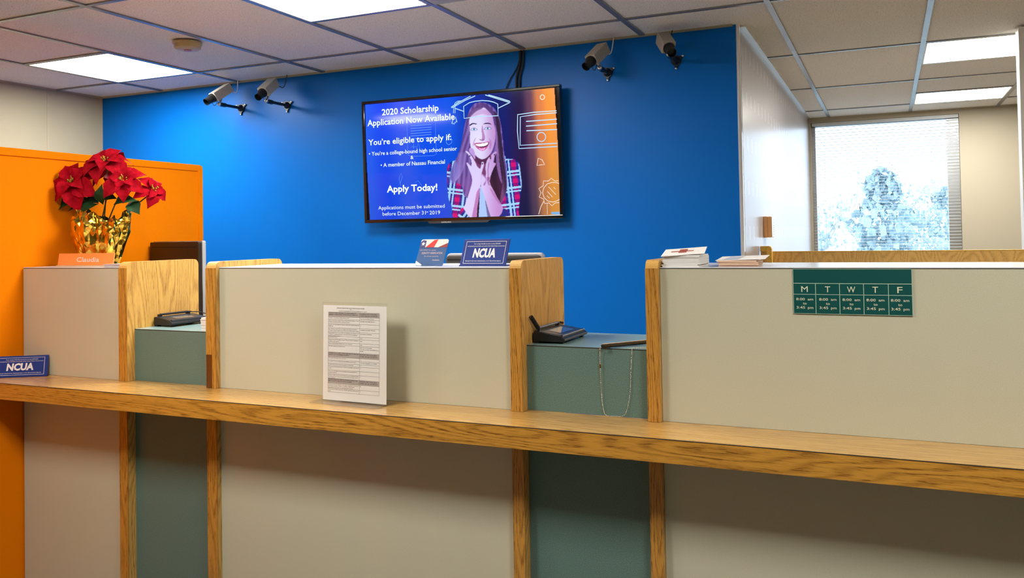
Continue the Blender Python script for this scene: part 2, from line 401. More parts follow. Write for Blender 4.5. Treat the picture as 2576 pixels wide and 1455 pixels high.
# ceiling lights sit in openings of the grid: (column, near edge, far edge)
ROWS = [-1.182, -.012, 1.158, 2.328, 3.536, 4.696, 5.864, 6.983]
LIGHTS = [
    (0, 2.944, 3.536, 'square lit ceiling light nearest the left wall, above the poinsettia'),
    (3, 2.350, 2.941, 'square lit ceiling light cut off by the top of the picture, above the television'),
    (7, 4.696, 5.300, 'larger lit ceiling light at the right edge, nearer than the other one by the window'),
    (7, 6.440, 6.983, 'farthest lit ceiling light, beside the window wall'),
]
HIDDEN_LIGHTS = [(0, 0.565, 1.158), (3, 0.565, 1.158), (7, 0.565, 1.158), (10, 2.944, 3.536)]  # last one is an added, unseen light that brightens the oak partition
cells = [(GX0 + c * S, GX0 + (c + 1) * S, a, b) for c, a, b, _ in LIGHTS] + [(GX0 + c * S, GX0 + (c + 1) * S, a, b) for c, a, b in HIDDEN_LIGHTS]
xs = sorted(set([XL - .1] + [GX0 + k * S for k in range(0, 12)] + [XR + .1]))
ceil = MB()
ys_all = sorted(set([YF - .1, YB + .1] + ROWS + [c[2] for c in cells] + [c[3] for c in cells]))
for i in range(len(xs) - 1):
    for j in range(len(ys_all) - 1):
        mx, my = (xs[i] + xs[i + 1]) / 2, (ys_all[j] + ys_all[j + 1]) / 2
        if any(c[0] < mx < c[1] and c[2] < my < c[3] for c in cells): continue
        ceil.add([(xs[i], ys_all[j], CZ + .007), (xs[i + 1], ys_all[j], CZ + .007), (xs[i + 1], ys_all[j + 1], CZ + .007), (xs[i], ys_all[j + 1], CZ + .007)], [(0, 1, 2, 3)])
ceil.box(XL - .1, XR + .1, YF - .1, YB + .1, 2.60, 2.66)
ceiling = struct('ceiling', ceil, M['ceiling'])
gr = MB()
for k in range(0, 12):
    x = GX0 + k * S
    y1 = YW - .02 if x < -.62 else YB - .02
    gr.box(x - .012, x + .012, YF, y1, CZ, CZ + .006)
cross = [(y, XL, XR) if y < YW else (y, -.58, XR) for y in ROWS]
for c in cells:
    for y in (c[2], c[3]):
        if min(abs(y - r) for r in ROWS) > .05: cross.append((y, c[0], c[1]))
for y, a, b in cross: gr.box(a, b, y - .010, y + .010, CZ + .0005, CZ + .0065)
g = gr.build('suspension_grid', M['tbar'], ceiling); g['label'] = 'painted metal grid bars'
# a black-edged grille just showing at the top of the picture
t = thing('air_vent', 'dark-edged air grille in the ceiling beside the light above the television', 'vent', (-1.34, 2.64, CZ))
MB().box(-.292, .292, -.30, .283, -.006, .006).build('vent_frame', M['black_matte'], t)
mv = MB().box(-.282, .282, -.29, .273, -.009, -.006); mv.build('vent_plate', plain('vent_plate', (.4, .4, .4), .5), t)

def make_light(c, a, b, label, visible=True):
    x0, x1 = GX0 + c * S + .012, GX0 + (c + 1) * S - .012
    cx, cy = (x0 + x1) / 2, (a + b) / 2; hx = (x1 - x0) / 2; hy = (b - a) / 2 - .010
    t = thing('ceiling_light', label, 'light', (cx, cy, CZ), group='square ceiling lights')
    fr = MB()
    for (p, q, u, v) in ((-hx, hx, -hy, -hy + .009), (-hx, hx, hy - .009, hy), (-hx, -hx + .009, -hy, hy), (hx - .009, hx, -hy, hy)): fr.box(p, q, u, v, 0, .05)
    fr.box(-hx, hx, -hy, hy, .045, .05)
    fr.build('frame', M['light_frame'], t)
    d = MB().box(-hx + .009, hx - .009, -hy + .009, hy - .009, .006, .010)
    d.build('diffuser', M['light_on'], t)
for c, a, b, l in LIGHTS: make_light(c, a, b, l)
for i, (c, a, b) in enumerate(HIDDEN_LIGHTS):
    make_light(c, a, b, ['lit ceiling light over the customer side, nearest the left wall', 'lit ceiling light over the customer side, in line with the television light', 'lit ceiling light over the customer side, in front of the opening hours sign', 'added ceiling light out of view beyond the right edge, brightening the oak partition'][i])

# ------------------------------------------------------------------ window, blinds and what is outside
wf = MB()
for (a, b, c_, d_) in ((WX0, WX0 + .03, WZ0, WZ1), (.442, WX1, WZ0, WZ1), (WX0, WX1, WZ0, WZ0 + .04), (WX0, WX1, WZ1 - .03, WZ1)): wf.box(a, b, YB + .05, YB + .10, c_, d_)
win = struct('window_1', wf, M['alu'])
gm = MB().box(WX0 + .03, .442, YB + .07, YB + .074, WZ0 + .04, WZ1 - .03).build('pane', M['glass'], win)
bl = thing('window_blinds', 'pale horizontal slat blinds hanging open in front of the bright window', 'blinds', (-.02, YB + .02, WZ1))
hw = (WX1 - WX0) / 2 - .006
MB().box(-hw, hw, -.014, .014, -.028, -.002).build('headrail', M['slat'], bl)
sl = MB(); z = -.045
while z > WZ0 - WZ1 + .05:
    sl.add([(-hw, -.012, z + .001), (hw, -.012, z + .001), (hw, 0, z + .003), (-hw, 0, z + .003), (hw, .012, z), (-hw, .012, z)], [(0, 1, 2, 3), (3, 2, 4, 5)]); z -= .0245
so = sl.build('slats', M['slat'], bl)
for x in (-.45, -.05, .35): MB().tube([(x, 0, -.03), (x, 0, WZ0 - WZ1 + .04)], .0012, 5).build('cord', M['white'], bl)
MB().box(-hw, hw, -.012, .012, WZ0 - WZ1 + .025, WZ0 - WZ1 + .04).build('bottom_rail', M['slat'], bl)

struct('floor_outside', MB().box(-60, 60, 9, 120, -3.3, -3.2), M['ground'])['label'] = 'ground outside the window'
def tree(name, x, y, h, spread, seed, conifer, label):
    rnd = random.Random(seed); t = thing(name, label, 'tree', (x, y, -3.2), group='trees outside the window')
    st = MB(); tips = []
    def branch(p, d, L, r, lev):
        pts = [p]; q = p.copy(); dd = d.copy()
        for i in range(4):
            dd = (dd + Vector((rnd.uniform(-.15, .15), rnd.uniform(-.15, .15), rnd.uniform(-.02, .12)))).normalized(); q = q + dd * L / 4; pts.append(q.copy())
        st.tube(pts, [r * (1 - .16 * i) for i in range(5)], 5)
        tips.append((pts[-1], L)); tips.append((pts[2], L))
        if lev > 0:
            for k in range(4 if lev > 1 else 3):
                b = pts[rnd.randint(1, 4)]; an = rnd.uniform(0, 2 * PI)
                nd = (dd * .75 + Vector((math.cos(an), math.sin(an), .25)) * .8).normalized(); branch(b, nd, L * rnd.uniform(.5, .7), r * .5, lev - 1)
    if conifer:
        st.tube([(0, 0, 0), (0, 0, h)], [.16, .02], 6)
    else: branch(Vector((0, 0, 0)), Vector((0, 0, 1)), h * .5, .14, 3)
    st.build('trunk', M['bark'], t, smooth=True)
    fo = MB(); n = 1800 if conifer else 1100
    for i in range(n):
        if conifer:
            tz = rnd.random() ** .9; z = h * (.15 + .85 * tz); rr = spread * math.sin(PI * min(1, tz * .93 + .06)) ** .6 * math.sqrt(rnd.random()) * (0.8 + .25 * math.sin(z * 5 + seed)); an = rnd.uniform(0, 2 * PI)
            c = Vector((rr * math.cos(an), rr * math.sin(an), z)); s = rnd.uniform(.06, .16)
        else:
            b, L = tips[rnd.randrange(len(tips))]; c = b + Vector((rnd.gauss(0, .22), rnd.gauss(0, .22), rnd.gauss(0, .18))); s = rnd.uniform(.03, .09)
        e = Euler((rnd.uniform(0, 6), rnd.uniform(0, 6), rnd.uniform(0, 6))).to_matrix()
        fo.add([c + e @ Vector(q) * s for q in ((-1, -.5, 0), (1, -.5, .1), (.8, .6, 0), (-.7, .6, .1))], [(0, 1, 2, 3)])
    fo.keep = True
    fo.build('foliage', M['foliage'], t)
for a in [('bushy_tree', -2.75, 25, 5.9, .75, 1, True, 'narrow bushy tree seen through the left part of the window'),
          ('bushy_tree', -.15, 28, 6.5, 1.3, 2, True, 'broadest bushy tree, seen right of the middle of the window'),
          ('bare_tree', -2.2, 33, 6.6, 1.0, 3, False, 'thin bare tree seen left of the middle of the window'),
          ('bare_tree', 1.9, 33, 7.2, 1.0, 4, False, 'thin bare tree seen at the right side of the window'),
          ('bare_tree', -.3, 39, 7.6, 1.0, 5, False, 'tall thin tree seen behind the middle of the window'),
          ('bushy_tree', -4.2, 45, 6.0, 1.9, 6, True, 'low far tree between the left and middle of the window'),
          ('bushy_tree', 2.6, 45, 6.6, 2.0, 7, True, 'low far tree behind the right side of the window')]: tree(*a)

# ------------------------------------------------------------------ orange partition on the left
t = thing('partition_screen', 'tall bright orange partition screen standing behind the poinsettia', 'partition', (-3.114, 2.2, 0))
OT = 1.886
MB().box(-3.154, -3.120, .35, 3.170, .06, OT - .03).build('panel', M['orange'], t, world=True)
fm = MB(); prof = rrect(.30, 3.197, 0, OT, .02, 4, (0, 0, 1, 1)); inn = [(.33, .05), (3.168, .05), (3.168, OT - .032), (.33, OT - .032)]
fm.box(-3.160, -3.114, .30, .33, 0, OT).box(-3.160, -3.114, .33, 3.168, 0, .05)
fm.prism([(3.168, 0), (3.197, 0), (3.197, OT - .016), (3.192, OT - .005), (3.180, OT), (3.168, OT)], -3.160, -3.114, 'x')
fm.box(-3.160, -3.114, .33, 3.168, OT - .032, OT)
fm.build('frame', M['orange'], t, world=True, bevel=.003)

# ------------------------------------------------------------------ the counter
ZL = 1.003; ZLB = .944; ZS = 1.417; YP = 2.239; YG = 2.2555; YFIN = 2.219; YBK = 2.57
fins = [(-2.572, -2.532), (-2.155, -2.112), (-1.005, -.969), (-.602, -.567)]
sections = [(-3.112, -2.573, 'left beige counter section with the poinsettia on top'), (-2.111, -1.006, 'middle beige counter section holding the clear notice stand in front'),
            (-.566, 1.9, 'right beige counter section with the green opening hours sign')]
for i, (a, b, l) in enumerate(sections):
    t = thing('counter_section', l, 'counter', ((a + b) / 2, YP, 0), group='beige counter sections')
    MB().box(a, b, YP, YP + .02, ZL, ZS - .0042).build('upper_panel', M['laminate'], t, world=True)
    MB().box(a, b, YP, YP + .02, 0, ZLB).build('lower_panel', M['laminate'], t, world=True)
    MB().box(a, b, YP, YBK, ZS - .0022, ZS).build('top', M['shelf_white'], t, world=True)
    MB().box(a, b, YP - .0006, YBK - .02, ZS - .0042, ZS - .0022).build('seam', M['dark_edge'], t, world=True)
    MB().box(a, b, YBK - .02, YBK, 0, ZS - .0022).build('back_panel', M['laminate'], t, world=True)
labels = ['oak divider with broad grained side, right of the left beige section', 'oak divider left of the middle beige section, dark stain at its foot',
          'oak divider right of the middle beige section, beside the coiled-cord signature pad', 'oak divider at the left end of the right beige section']
FT = 1.437
for i, (a, b) in enumerate(fins):
    t = thing('counter_divider', labels[i], 'divider', ((a + b) / 2, YFIN, 0), group='oak counter dividers')
    body = [(YFIN + .004, 0), (YBK, 0)]
    r = .022
    for k in range(6): an = PI / 2 * k / 5; body.append((YBK - r + r * math.cos(an), FT - r + r * math.sin(an)))
    for k in range(6): an = PI / 2 + PI / 2 * k / 5; body.append((YFIN + .004 + r + r * math.cos(an), FT - r + r * math.sin(an)))
    body += [(YFIN + .004, ZL + .0003), (YG + .0005, ZL + .0003), (YG + .0005, ZLB - .0003), (YFIN + .004, ZLB - .0003)]
    # split the notched outline in convex-ish pieces: upper, neck, lower
    m = MB()
    up = [(YFIN + .004, ZL + .0003), (YBK, ZL + .0003)] + body[2:14]
    m.prism(up, a, b, 'x'); m.box(a, b, YG + .0005, YBK, ZLB - .0003, ZL + .0003); m.box(a, b, YFIN + .004, YBK, 0, ZLB - .0003)
    m.build('side_board', M['oak_fin'], t, world=True)
    e = MB().box(a, b, YFIN, YFIN + .004, ZL + .0003, FT - .022).box(a, b, YFIN, YFIN + .004, 0, ZLB - .0003)
    e.build('edge_band', M['oak_edge'], t, world=True)
    if i == 1:
        MB().box(a + .001, a + .026, YFIN - .0006, YFIN, ZL + .0006, ZL + .115).build('stain', M['oak_edge_dark'], t, world=True)
# green recessed window counters
for (a, b, l, l2) in ((-2.5315, -2.1555, 'green recessed teller counter between the two left oak dividers', 0), (-.9685, -.6025, 'green recessed teller counter between the two right oak dividers', 1)):
    t = thing('teller_counter', l, 'counter', ((a + b) / 2, YG, 0), group='green teller counters')
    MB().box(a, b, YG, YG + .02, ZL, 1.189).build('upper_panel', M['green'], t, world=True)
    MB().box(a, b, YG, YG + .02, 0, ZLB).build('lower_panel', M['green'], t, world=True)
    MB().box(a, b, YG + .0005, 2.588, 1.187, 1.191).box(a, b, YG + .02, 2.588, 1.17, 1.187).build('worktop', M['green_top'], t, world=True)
    MB().box(a, b, YG - .0005, YG + .0004, 1.188, 1.1905).build('seam', M['dark_edge'], t, world=True)
# writing ledge: one long worktop
t = thing('writing_ledge', 'long oak writing ledge running across the front of the counter', 'ledge', (-.6, 2.15, ZLB))
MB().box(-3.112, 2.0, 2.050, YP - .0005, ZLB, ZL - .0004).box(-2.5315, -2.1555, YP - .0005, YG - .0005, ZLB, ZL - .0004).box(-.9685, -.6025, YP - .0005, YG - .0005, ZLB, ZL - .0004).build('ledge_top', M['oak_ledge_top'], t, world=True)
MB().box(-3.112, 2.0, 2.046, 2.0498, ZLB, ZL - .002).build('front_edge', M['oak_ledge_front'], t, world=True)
MB().box(-3.112, 2.0, 2.0455, 2.0498, ZL - .0018, ZL - .0006).build('seam', M['dark_edge'], t, world=True)
# staff desk behind the counter that carries the monitors
t = thing('staff_desk', 'low staff desk hidden behind the counter', 'desk', (-1.9, 3.0, 0))
MB().box(-3.10, -.70, 2.62, 3.28, .72, .75).build('desk_top', M['laminate'], t, world=True, bevel=.003)
for x in (-3.08, -1.93, -.75): MB().box(x, x + .03, 2.65, 3.25, 0, .72).build('side_panel', M['laminate'], t, world=True)

# wood partitions in the right-hand room
t = thing('wood_partition', 'long low oak-veneer partition in front of the window room', 'partition', (.5, 4.42, 0))
MB().box(-.545, 1.9, 4.40, 4.43, 0, 1.402).build('panel', M['oak_part'], t, world=True)
MB().box(-.545, 1.9, 4.398, 4.432, 1.402, 1.406).build('edge_band', M['oak_frame'], t, world=True)
t = thing('wood_end_frame', 'small oak framed panel with rounded corner beside the blue wall', 'partition', (-.56, 4.34, 0))
a0, a1, zt = -.585, -.530, 1.434
MB().box(a0, -.550, 4.345, 4.36, 0, 1.41).build('panel', M['oak_part'], t, world=True)
m = MB(); m.prism([(-.556, 0), (a1, 0), (a1, zt - .012), (a1 - .004, zt - .004), (a1 - .012, zt), (-.556, zt)], 4.33, 4.37, 'y'); m.box(a0, -.556, 4.33, 4.37, 1.408, zt)
m.build('frame', M['oak_frame'], t, world=True)

# thermostat on the pale side wall
t = thing('thermostat', 'small tan and white thermostat on the pale wall beside the window', 'thermostat', (-.59, 4.56, 1.53))
MB().box(0, .020, -.055, .055, -.055, .055).build('base', M['thermo_side'], t, bevel=.003)
f = MB().box(.0202, .040, -.053, .053, -.054, .054).build('cover', M['thermo_side'], t, bevel=.003)
f2 = MB().box(.0402, .043, -.050, .050, -.052, .052).build('face', M['thermo_face'], t, bevel=.001)
MB().box(.043, .0435, .0, .038, .015, .04).build('display', M['lcd_grey'], f2)
for k in range(5): MB().box(.043, .0445, .012, .034, -.04 + k * .011, -.034 + k * .011).build('button', M['lcd_grey'], f2)

# smoke detector
t = thing('smoke_detector', 'round cream smoke detector on the ceiling near the left light', 'smoke detector', (-2.975, 2.965, CZ))
def lathe(mb, prof, n=28, c=(0, 0, 0)):
    vs = []; fs = []
    for (r, z) in prof:
        for k in range(n): vs.append((c[0] + r * math.cos(2 * PI * k / n), c[1] + r * math.sin(2 * PI * k / n), c[2] + z))
    for i in range(len(prof) - 1):
        for k in range(n): fs.append((i * n + k, i * n + (k + 1) % n, (i + 1) * n + (k + 1) % n, (i + 1) * n + k))
    fs.append(tuple(range(n))[::-1]); fs.append(tuple((len(prof) - 1) * n + k for k in range(n)))
    return mb.add(vs, fs)
lathe(MB(), [(.066, -.0005), (.066, -.010), (.062, -.012)]).build('base', M['detector'], t, smooth=True)
lathe(MB(), [(.060, -.012), (.060, -.028), (.050, -.034), (.022, -.036)]).build('cover', M['detector'], t, smooth=True)
lathe(MB(), [(.018, -.036), (.018, -.040), (.010, -.041)], 16).build('test_button', plain('reddish', (.35, .12, .08), .4), t, smooth=True)

# ------------------------------------------------------------------ security cameras on the blue wall
def orient(d, up=Vector((0, 0, 1))):
    """frame whose local -Y is the lens direction"""
    y = -d.normalized(); x = y.cross(up).normalized(); z = x.cross(y); return Matrix((x, y, z)).transposed().to_4x4()
def security_camera(F, arm, lens, back, label, seed):
    t = thing('security_camera', label, 'security camera', F, group='security cameras on the blue wall')
    F = Vector(F); J = F + Vector((0, -arm, 0)); lens = Vector(lens); back = Vector(back)
    d = (lens - back).normalized()
    # wall flange with three screw lobes
    m = MB(); out = []
    for k in range(48):
        an = 2 * PI * k / 48
        lobe = max(0, math.cos(3 * (an - PI / 2 - PI))) ** 6
        out.append((F.x + (.024 + .018 * lobe) * math.cos(an), F.z + (.024 + .018 * lobe) * math.sin(an)))
    m.prism(out, F.y + .010, F.y + .001, 'y'); m.tube([(F.x, F.y + .002, F.z), (F.x, F.y - .022, F.z)], [.021, .011], 16)
    fl = m.build('wall_flange', M['black'], t, world=True)
    for k in range(3):
        an = -PI / 2 + 2 * PI * k / 3
        MB().sphere((.037 * math.cos(an), .001, .037 * math.sin(an)), .0055, 8, 6, sy=.6).build('screw', M['steel'], fl, smooth=True)
    m = MB().tube([(F.x, F.y - .02, F.z), (J.x, J.y + .035, J.z)], .0085, 12).tube([(J.x, J.y + .04, J.z), (J.x, J.y - .004, J.z)], .0125, 12)
    m.build('arm', M['black'], t, world=True, smooth=True)
    # ball joint and housing
    R3 = orient(d)
    L = .125; bc = back + d * (L / 2)                                   # centre of the housing
    A = bc + R3.to_3x3() @ Vector((0, -.02, -.031))                     # underside pick-up point
    m = MB().sphere(J + Vector((0, -.006, .002)), .0125, 12, 8); m.build('ball_joint', M['steel'], t, world=True, smooth=True)
    m = MB().tube([J + Vector((0, -.006, .004)), A], .006, 10); m.build('bracket', M['cam_body'], t, world=True, smooth=True)
    T = Matrix.Translation(bc) @ R3
    m = MB().box(-.029, .029, -L / 2, L / 2, -.027, .027).xf(T); m.build('housing', M['cam_body'], t, world=True, bevel=.003)
    m = MB().tube([T @ Vector((0, -L / 2 - .0005, 0)), T @ Vector((0, -L / 2 - .010, 0))], .0265, 20)
    m.tube([T @ Vector((0, -L / 2 - .010, 0)), T @ Vector((0, -L / 2 - .030, 0)), T @ Vector((0, -L / 2 - .034, 0)), T @ Vector((0, -L / 2 - .056, 0))], [.022, .022, .0195, .0205], 20, cap=False)
    m.tube([T @ Vector((0, -L / 2 - .034, 0)), T @ Vector((0, -L / 2 - .036, 0))], .018, 20)
    ln = m.build('lens', M['black'], t, world=True, smooth=True)
    for k in range(3): MB().tube([T @ Vector((-.016 + .016 * k, L / 2, .01)), T @ Vector((-.016 + .016 * k, L / 2 + .010, .01))], .005, 8).build('connector', M['black'], t, world=True)
    rnd = random.Random(seed)
    q = T @ Vector((0, L / 2 + .008, .01)); m = MB()
    ex = Vector((q.x + rnd.uniform(.03, .07), min(q.y + .03, 3.862), 2.437))
    pts = []
    for k in range(13):
        u = k / 12; p = q.lerp(ex, u); p.z = min(p.z, 2.437) - .055 * math.sin(PI * u); p.y = min(p.y + .02 * math.sin(PI * u), 3.868); pts.append(p)
    m.tube(pts, .0026, 6); m.build('cable', M['white'] if seed % 2 else M['black'], t, world=True, smooth=True)
    q = T @ Vector((.02, -L / 2 + .005, -.02)); m = MB(); pts = []
    for k in range(13):
        u = k / 12; p = q.lerp(T @ Vector((.012, -L / 2 - .03, -.018)), u); p.z -= .024 * math.sin(PI * u); pts.append(p)
    m.tube(pts, .0015, 6); m.build('iris_lead', M['black'], t, world=True, smooth=True)
CY = 3.865
security_camera((-3.470, CY, 2.288), .165, (-3.500, 3.622, 2.292), (-3.462, 3.765, 2.394), 'leftmost security camera on the blue wall, aimed down to the left', 1)
security_camera((-3.131, CY, 2.278), .165, (-3.127, 3.622, 2.290), (-3.138, 3.765, 2.396), 'second security camera from the left, between the leftmost one and the television', 2)
security_camera((-1.213, CY, 2.285), .11, (-1.245, 3.665, 2.288), (-1.205, 3.79, 2.388), 'pale security camera just right of the television, aimed down to the left', 3)
security_camera((-.881, CY, 2.309), .14, (-.853, 3.655, 2.308), (-.920, 3.775, 2.400), 'rightmost security camera, nearest the end of the blue wall', 4)

# ------------------------------------------------------------------ television
def homog(src, dst):
    A = []
    for (x, y), (u, v) in zip(src, dst):
        A.append([x, y, 1, 0, 0, 0, -u * x, -u * y, -u]); A.append([0, 0, 0, x, y, 1, -v * x, -v * y, -v])
    _, _, vt = np.linalg.svd(np.array(A, float)); return vt[-1].reshape(3, 3)
ART = [(130, 1292), (1885, 1255), (1855, 75), (97, 228)]         # layout sheet of the slide: corners ll, lr, ur, ul
SW, SH = 1.086, .616
Hm = homog(ART, [(-SW / 2, 0), (SW / 2, 0), (SW / 2, SH), (-SW / 2, SH)]); Hi = np.linalg.inv(Hm)
def A2S(x, y):
    p = Hm @ np.array([x, y, 1.0]); return (p[0] / p[2], p[1] / p[2])
tv = thing('television', 'large wall-mounted television showing a scholarship advertisement', 'television', (-1.993, 3.800, 1.588), rz=.022)
TLT = Matrix.Rotation(.026, 4, 'X')       # top leans forward a little
W2 = 1.124 / 2; HH = .650
m = MB()
m.box(-W2, W2, -.006, .030, 0, .0175).box(-W2, W2, -.006, .030, HH - .014, HH).box(-W2, -W2 + .0175, -.006, .030, .0175, HH - .014).box(W2 - .0175, W2, -.006, .030, .0175, HH - .014)
m.xf(TLT).build('bezel', M['black_gloss'], tv, bevel=.003)
MB().box(-W2 + .02, W2 - .02, .0035, .030, .018, HH - .015).xf(TLT).build('back_shell', M['black'], tv)
m = MB().prism([(-.17, -.010), (.16, -.010), (.175, .001), (-.18, .001)], -.005, .02, 'y'); m.xf(TLT); m.build('logo_bar', M['grey_dark'], tv)
m = MB().text('SAMSUNG', -.10, -.045, -.0075, .0055, y=-.0055).xf(TLT); m.build('lettering', M['sign_white'], tv)
MB().box(-.12, .12, .031, .062, .2, .45).build('wall_mount', M['black_matte'], tv)
# slide picture: vertex-coloured emissive sheet
NX, NZ = 560, 318
U, V = np.meshgrid(np.linspace(0, 1, NX), np.linspace(0, 1, NZ))
lx = (U - .5) * SW; lz = V * SH
den = Hi[2, 0] * lx + Hi[2, 1] * lz + Hi[2, 2]
PX = (Hi[0, 0] * lx + Hi[0, 1] * lz + Hi[0, 2]) / den; PY = (Hi[1, 0] * lx + Hi[1, 1] * lz + Hi[1, 2]) / den
rng = np.random.RandomState(4)
def C(*a): return np.array(a, float)
def smooth(a, b, x): t_ = np.clip((x - a) / (b - a), 0, 1); return t_ * t_ * (3 - 2 * t_)
# background
stops = [(0, C(20, 90, 235)), (.10, C(10, 70, 235)), (.22, C(55, 85, 232)), (.36, C(5, 75, 235)), (.46, C(5, 80, 225)), (.60, C(8, 45, 165)), (.74, C(10, 25, 105)),
         (.83, C(30, 22, 70)), (.875, C(90, 60, 85)), (.92, C(205, 125, 75)), (.97, C(238, 150, 60)), (1.0, C(232, 150, 80))]
img = np.zeros((NZ, NX, 3)); Uw = U + .02 * (V - .5)
for (a, ca), (b, cb) in zip(stops[:-1], stops[1:]):
    k = ((Uw >= a) & (Uw <= b + 1e-9))[..., None]; f = smooth(a, b, Uw)[..., None]; img = np.where(k, ca * (1 - f) + cb * f, img)
img[..., 0] += 12 * np.sin(PX / 260 + PY / 300)
img *= (0.92 + .10 * V)[..., None]
gl = np.exp(-((PX - 840) / 170) ** 2 - ((PY - 280) / 45) ** 2)[..., None]
def blur(mk, n=1):
    for _ in range(n):
        p = np.pad(mk, 1, mode='edge'); mk = (p[1:-1, 1:-1] * 2 + p[:-2, 1:-1] + p[2:, 1:-1] + p[1:-1, :-2] + p[1:-1, 2:]) / 6
    return mk
def inside(pts):
    r = np.zeros(PX.shape, bool); n = len(pts)
    for i in range(n):
        x1, y1 = pts[i]; x2, y2 = pts[(i + 1) % n]
        if y1 == y2: continue
        c = ((PY < y1) != (PY < y2)) & (PX < (x2 - x1) * (PY - y1) / (y2 - y1) + x1); r ^= c
    return r.astype(float)
def catmull(pts, n=4):
    out = []; N = len(pts)
    for i in range(N):
        p0, p1, p2, p3 = [np.array(pts[(i + k - 1) % N], float) for k in range(4)]
        for j in range(n):
            t_ = j / n; out.append(tuple(.5 * ((2 * p1) + (-p0 + p2) * t_ + (2 * p0 - 5 * p1 + 4 * p2 - p3) * t_ ** 2 + (-p0 + 3 * p1 - 3 * p2 + p3) * t_ ** 3)))
    return out
def paint(pts, color, soft=1, alpha=1.0, curve=True):
    global img
    mk = blur(inside(catmull(pts) if curve else pts), soft)[..., None] * alpha
    img = img * (1 - mk) + (color if isinstance(color, np.ndarray) and color.ndim == 3 else C(*color)) * mk
def P2(pts): return [(763.9 + .45 * x, 654.8 + .45 * y) for x, y in pts]
def P1(pts): return [(836.6 + .45 * x, 72.75 + .45 * y) for x, y in pts]
strand = np.sin(PX / 7 + 2 * np.sin(PY / 90) + PY / 40) * .5 + .5; strand2 = np.sin(PX / 17 - PY / 120) * .5 + .5
hair = C(88, 60, 130) * (1 - strand[..., None]) + C(128, 100, 178) * strand[..., None]
hairR = C(48, 30, 62) * (1 - strand2[..., None]) + C(112, 70, 120) * strand2[..., None]
# shirt with check pattern
def plaid(cx, tilt):
    a = (PX - cx) * math.cos(tilt) + PY * math.sin(tilt); b = -(PX - cx) * math.sin(tilt) + PY * math.cos(tilt)
    base = np.zeros(PX.shape + (3,)) + C(12, 40, 135)
    mg = ((np.mod(a, 130) > 70) & (np.mod(a, 130) < 115))[..., None]; base = np.where(mg, C(140, 10, 115), base)
    mh = ((np.mod(b, 150) > 20) & (np.mod(b, 150) < 60))[..., None]; base = np.where(mh & mg, C(205, 15, 110), np.where(mh, C(70, 40, 150), base))
    for per, lo, hi in ((130, 8, 28), (130, 44, 58)): base = np.where(((np.mod(a, per) > lo) & (np.mod(a, per) < hi))[..., None], C(150, 200, 240), base)
    for per, lo, hi in ((150, 92, 112), (150, 128, 142)): base = np.where(((np.mod(b, per) > lo) & (np.mod(b, per) < hi))[..., None], C(160, 205, 245), base)
    return base
paint(P2([(250, 250), (400, 205), (560, 300), (640, 700), (640, 1000), (600, 1180), (640, 1375), (320, 1375), (285, 1150), (225, 1010), (200, 800), (190, 600), (190, 380)]), plaid(850, .12), 1)
paint(P2([(1330, 110), (1420, 175), (1560, 190), (1660, 290), (1692, 500), (1712, 720), (1680, 950), (1650, 1250), (1632, 1375), (1270, 1375), (1350, 1250), (1270, 1080), (1330, 850), (1300, 500)]), plaid(1400, -.12), 1)
# hair behind
paint([(1150, 208), (1235, 228), (1300, 290), (1340, 390), (1362, 560), (1375, 700), (1398, 860), (1398, 1010), (1360, 1120), (1300, 1180), (1240, 1000), (1150, 1000), (1080, 1090), (1010, 1080), (980, 980), (880, 920), (905, 790), (955, 680), (985, 560), (1010, 420), (1045, 300), (1090, 230)], hair, 1)
paint([(1270, 290), (1325, 360), (1350, 560), (1370, 760), (1395, 1000), (1350, 1130), (1290, 1180), (1245, 1060), (1250, 880), (1290, 760), (1300, 560), (1290, 400)], hairR, 1)
paint([(1290, 700), (1330, 720), (1360, 900), (1340, 1080), (1300, 1190), (1250, 1100), (1230, 950), (1270, 820)], (38, 16, 42), 2, .75)
paint([(905, 800), (940, 760), (960, 900), (900, 960), (860, 900)], (120, 130, 215), 3, .5)
# neck and chest
paint([(1090, 690), (1250, 690), (1260, 790), (1230, 860), (1180, 900), (1130, 860), (1090, 780)], (120, 62, 110), 1)
paint([(1110, 700), (1240, 700), (1225, 760), (1165, 790), (1115, 760)], (78, 36, 72), 2, .8)
paint(P2([(860, 760), (930, 800), (1000, 1000), (1090, 1375), (815, 1375), (845, 1000)]), (165, 195, 245), 1)
paint(P2([(970, 1020), (1040, 1200), (1080, 1375), (1020, 1375), (990, 1200)]), (60, 40, 90), 2, .6)
paint(P2([(810, 900), (850, 900), (830, 1375), (790, 1375)]), (25, 12, 40), 1)
# face
face = [(1145, 262), (1200, 262), (1250, 300), (1283, 380), (1292, 480), (1286, 580), (1262, 660), (1222, 715), (1172, 738), (1120, 712), (1075, 650), (1050, 570), (1040, 470), (1046, 380), (1072, 310), (1105, 272)]
fshade = (C(222, 215, 250) * (1 - smooth(1150, 1290, PX)[..., None]) + C(196, 150, 214) * smooth(1150, 1290, PX)[..., None]) * (0.97 + .05 * np.exp(-((PX - 1130) / 60) ** 2 - ((PY - 560) / 90) ** 2))[..., None]
paint(face, fshade, 1)
paint([(1100, 268), (1240, 290), (1262, 340), (1180, 318), (1070, 345), (1058, 330)], (190, 140, 205), 3, .6)
paint([(1140, 225), (1165, 215), (1175, 262), (1120, 290), (1060, 350), (1045, 420), (1036, 400), (1060, 300)], (90, 60, 120), 1, .8)
paint([(1165, 218), (1230, 240), (1290, 330), (1300, 470), (1282, 420), (1262, 330), (1215, 280)], (80, 54, 118), 1, .9)
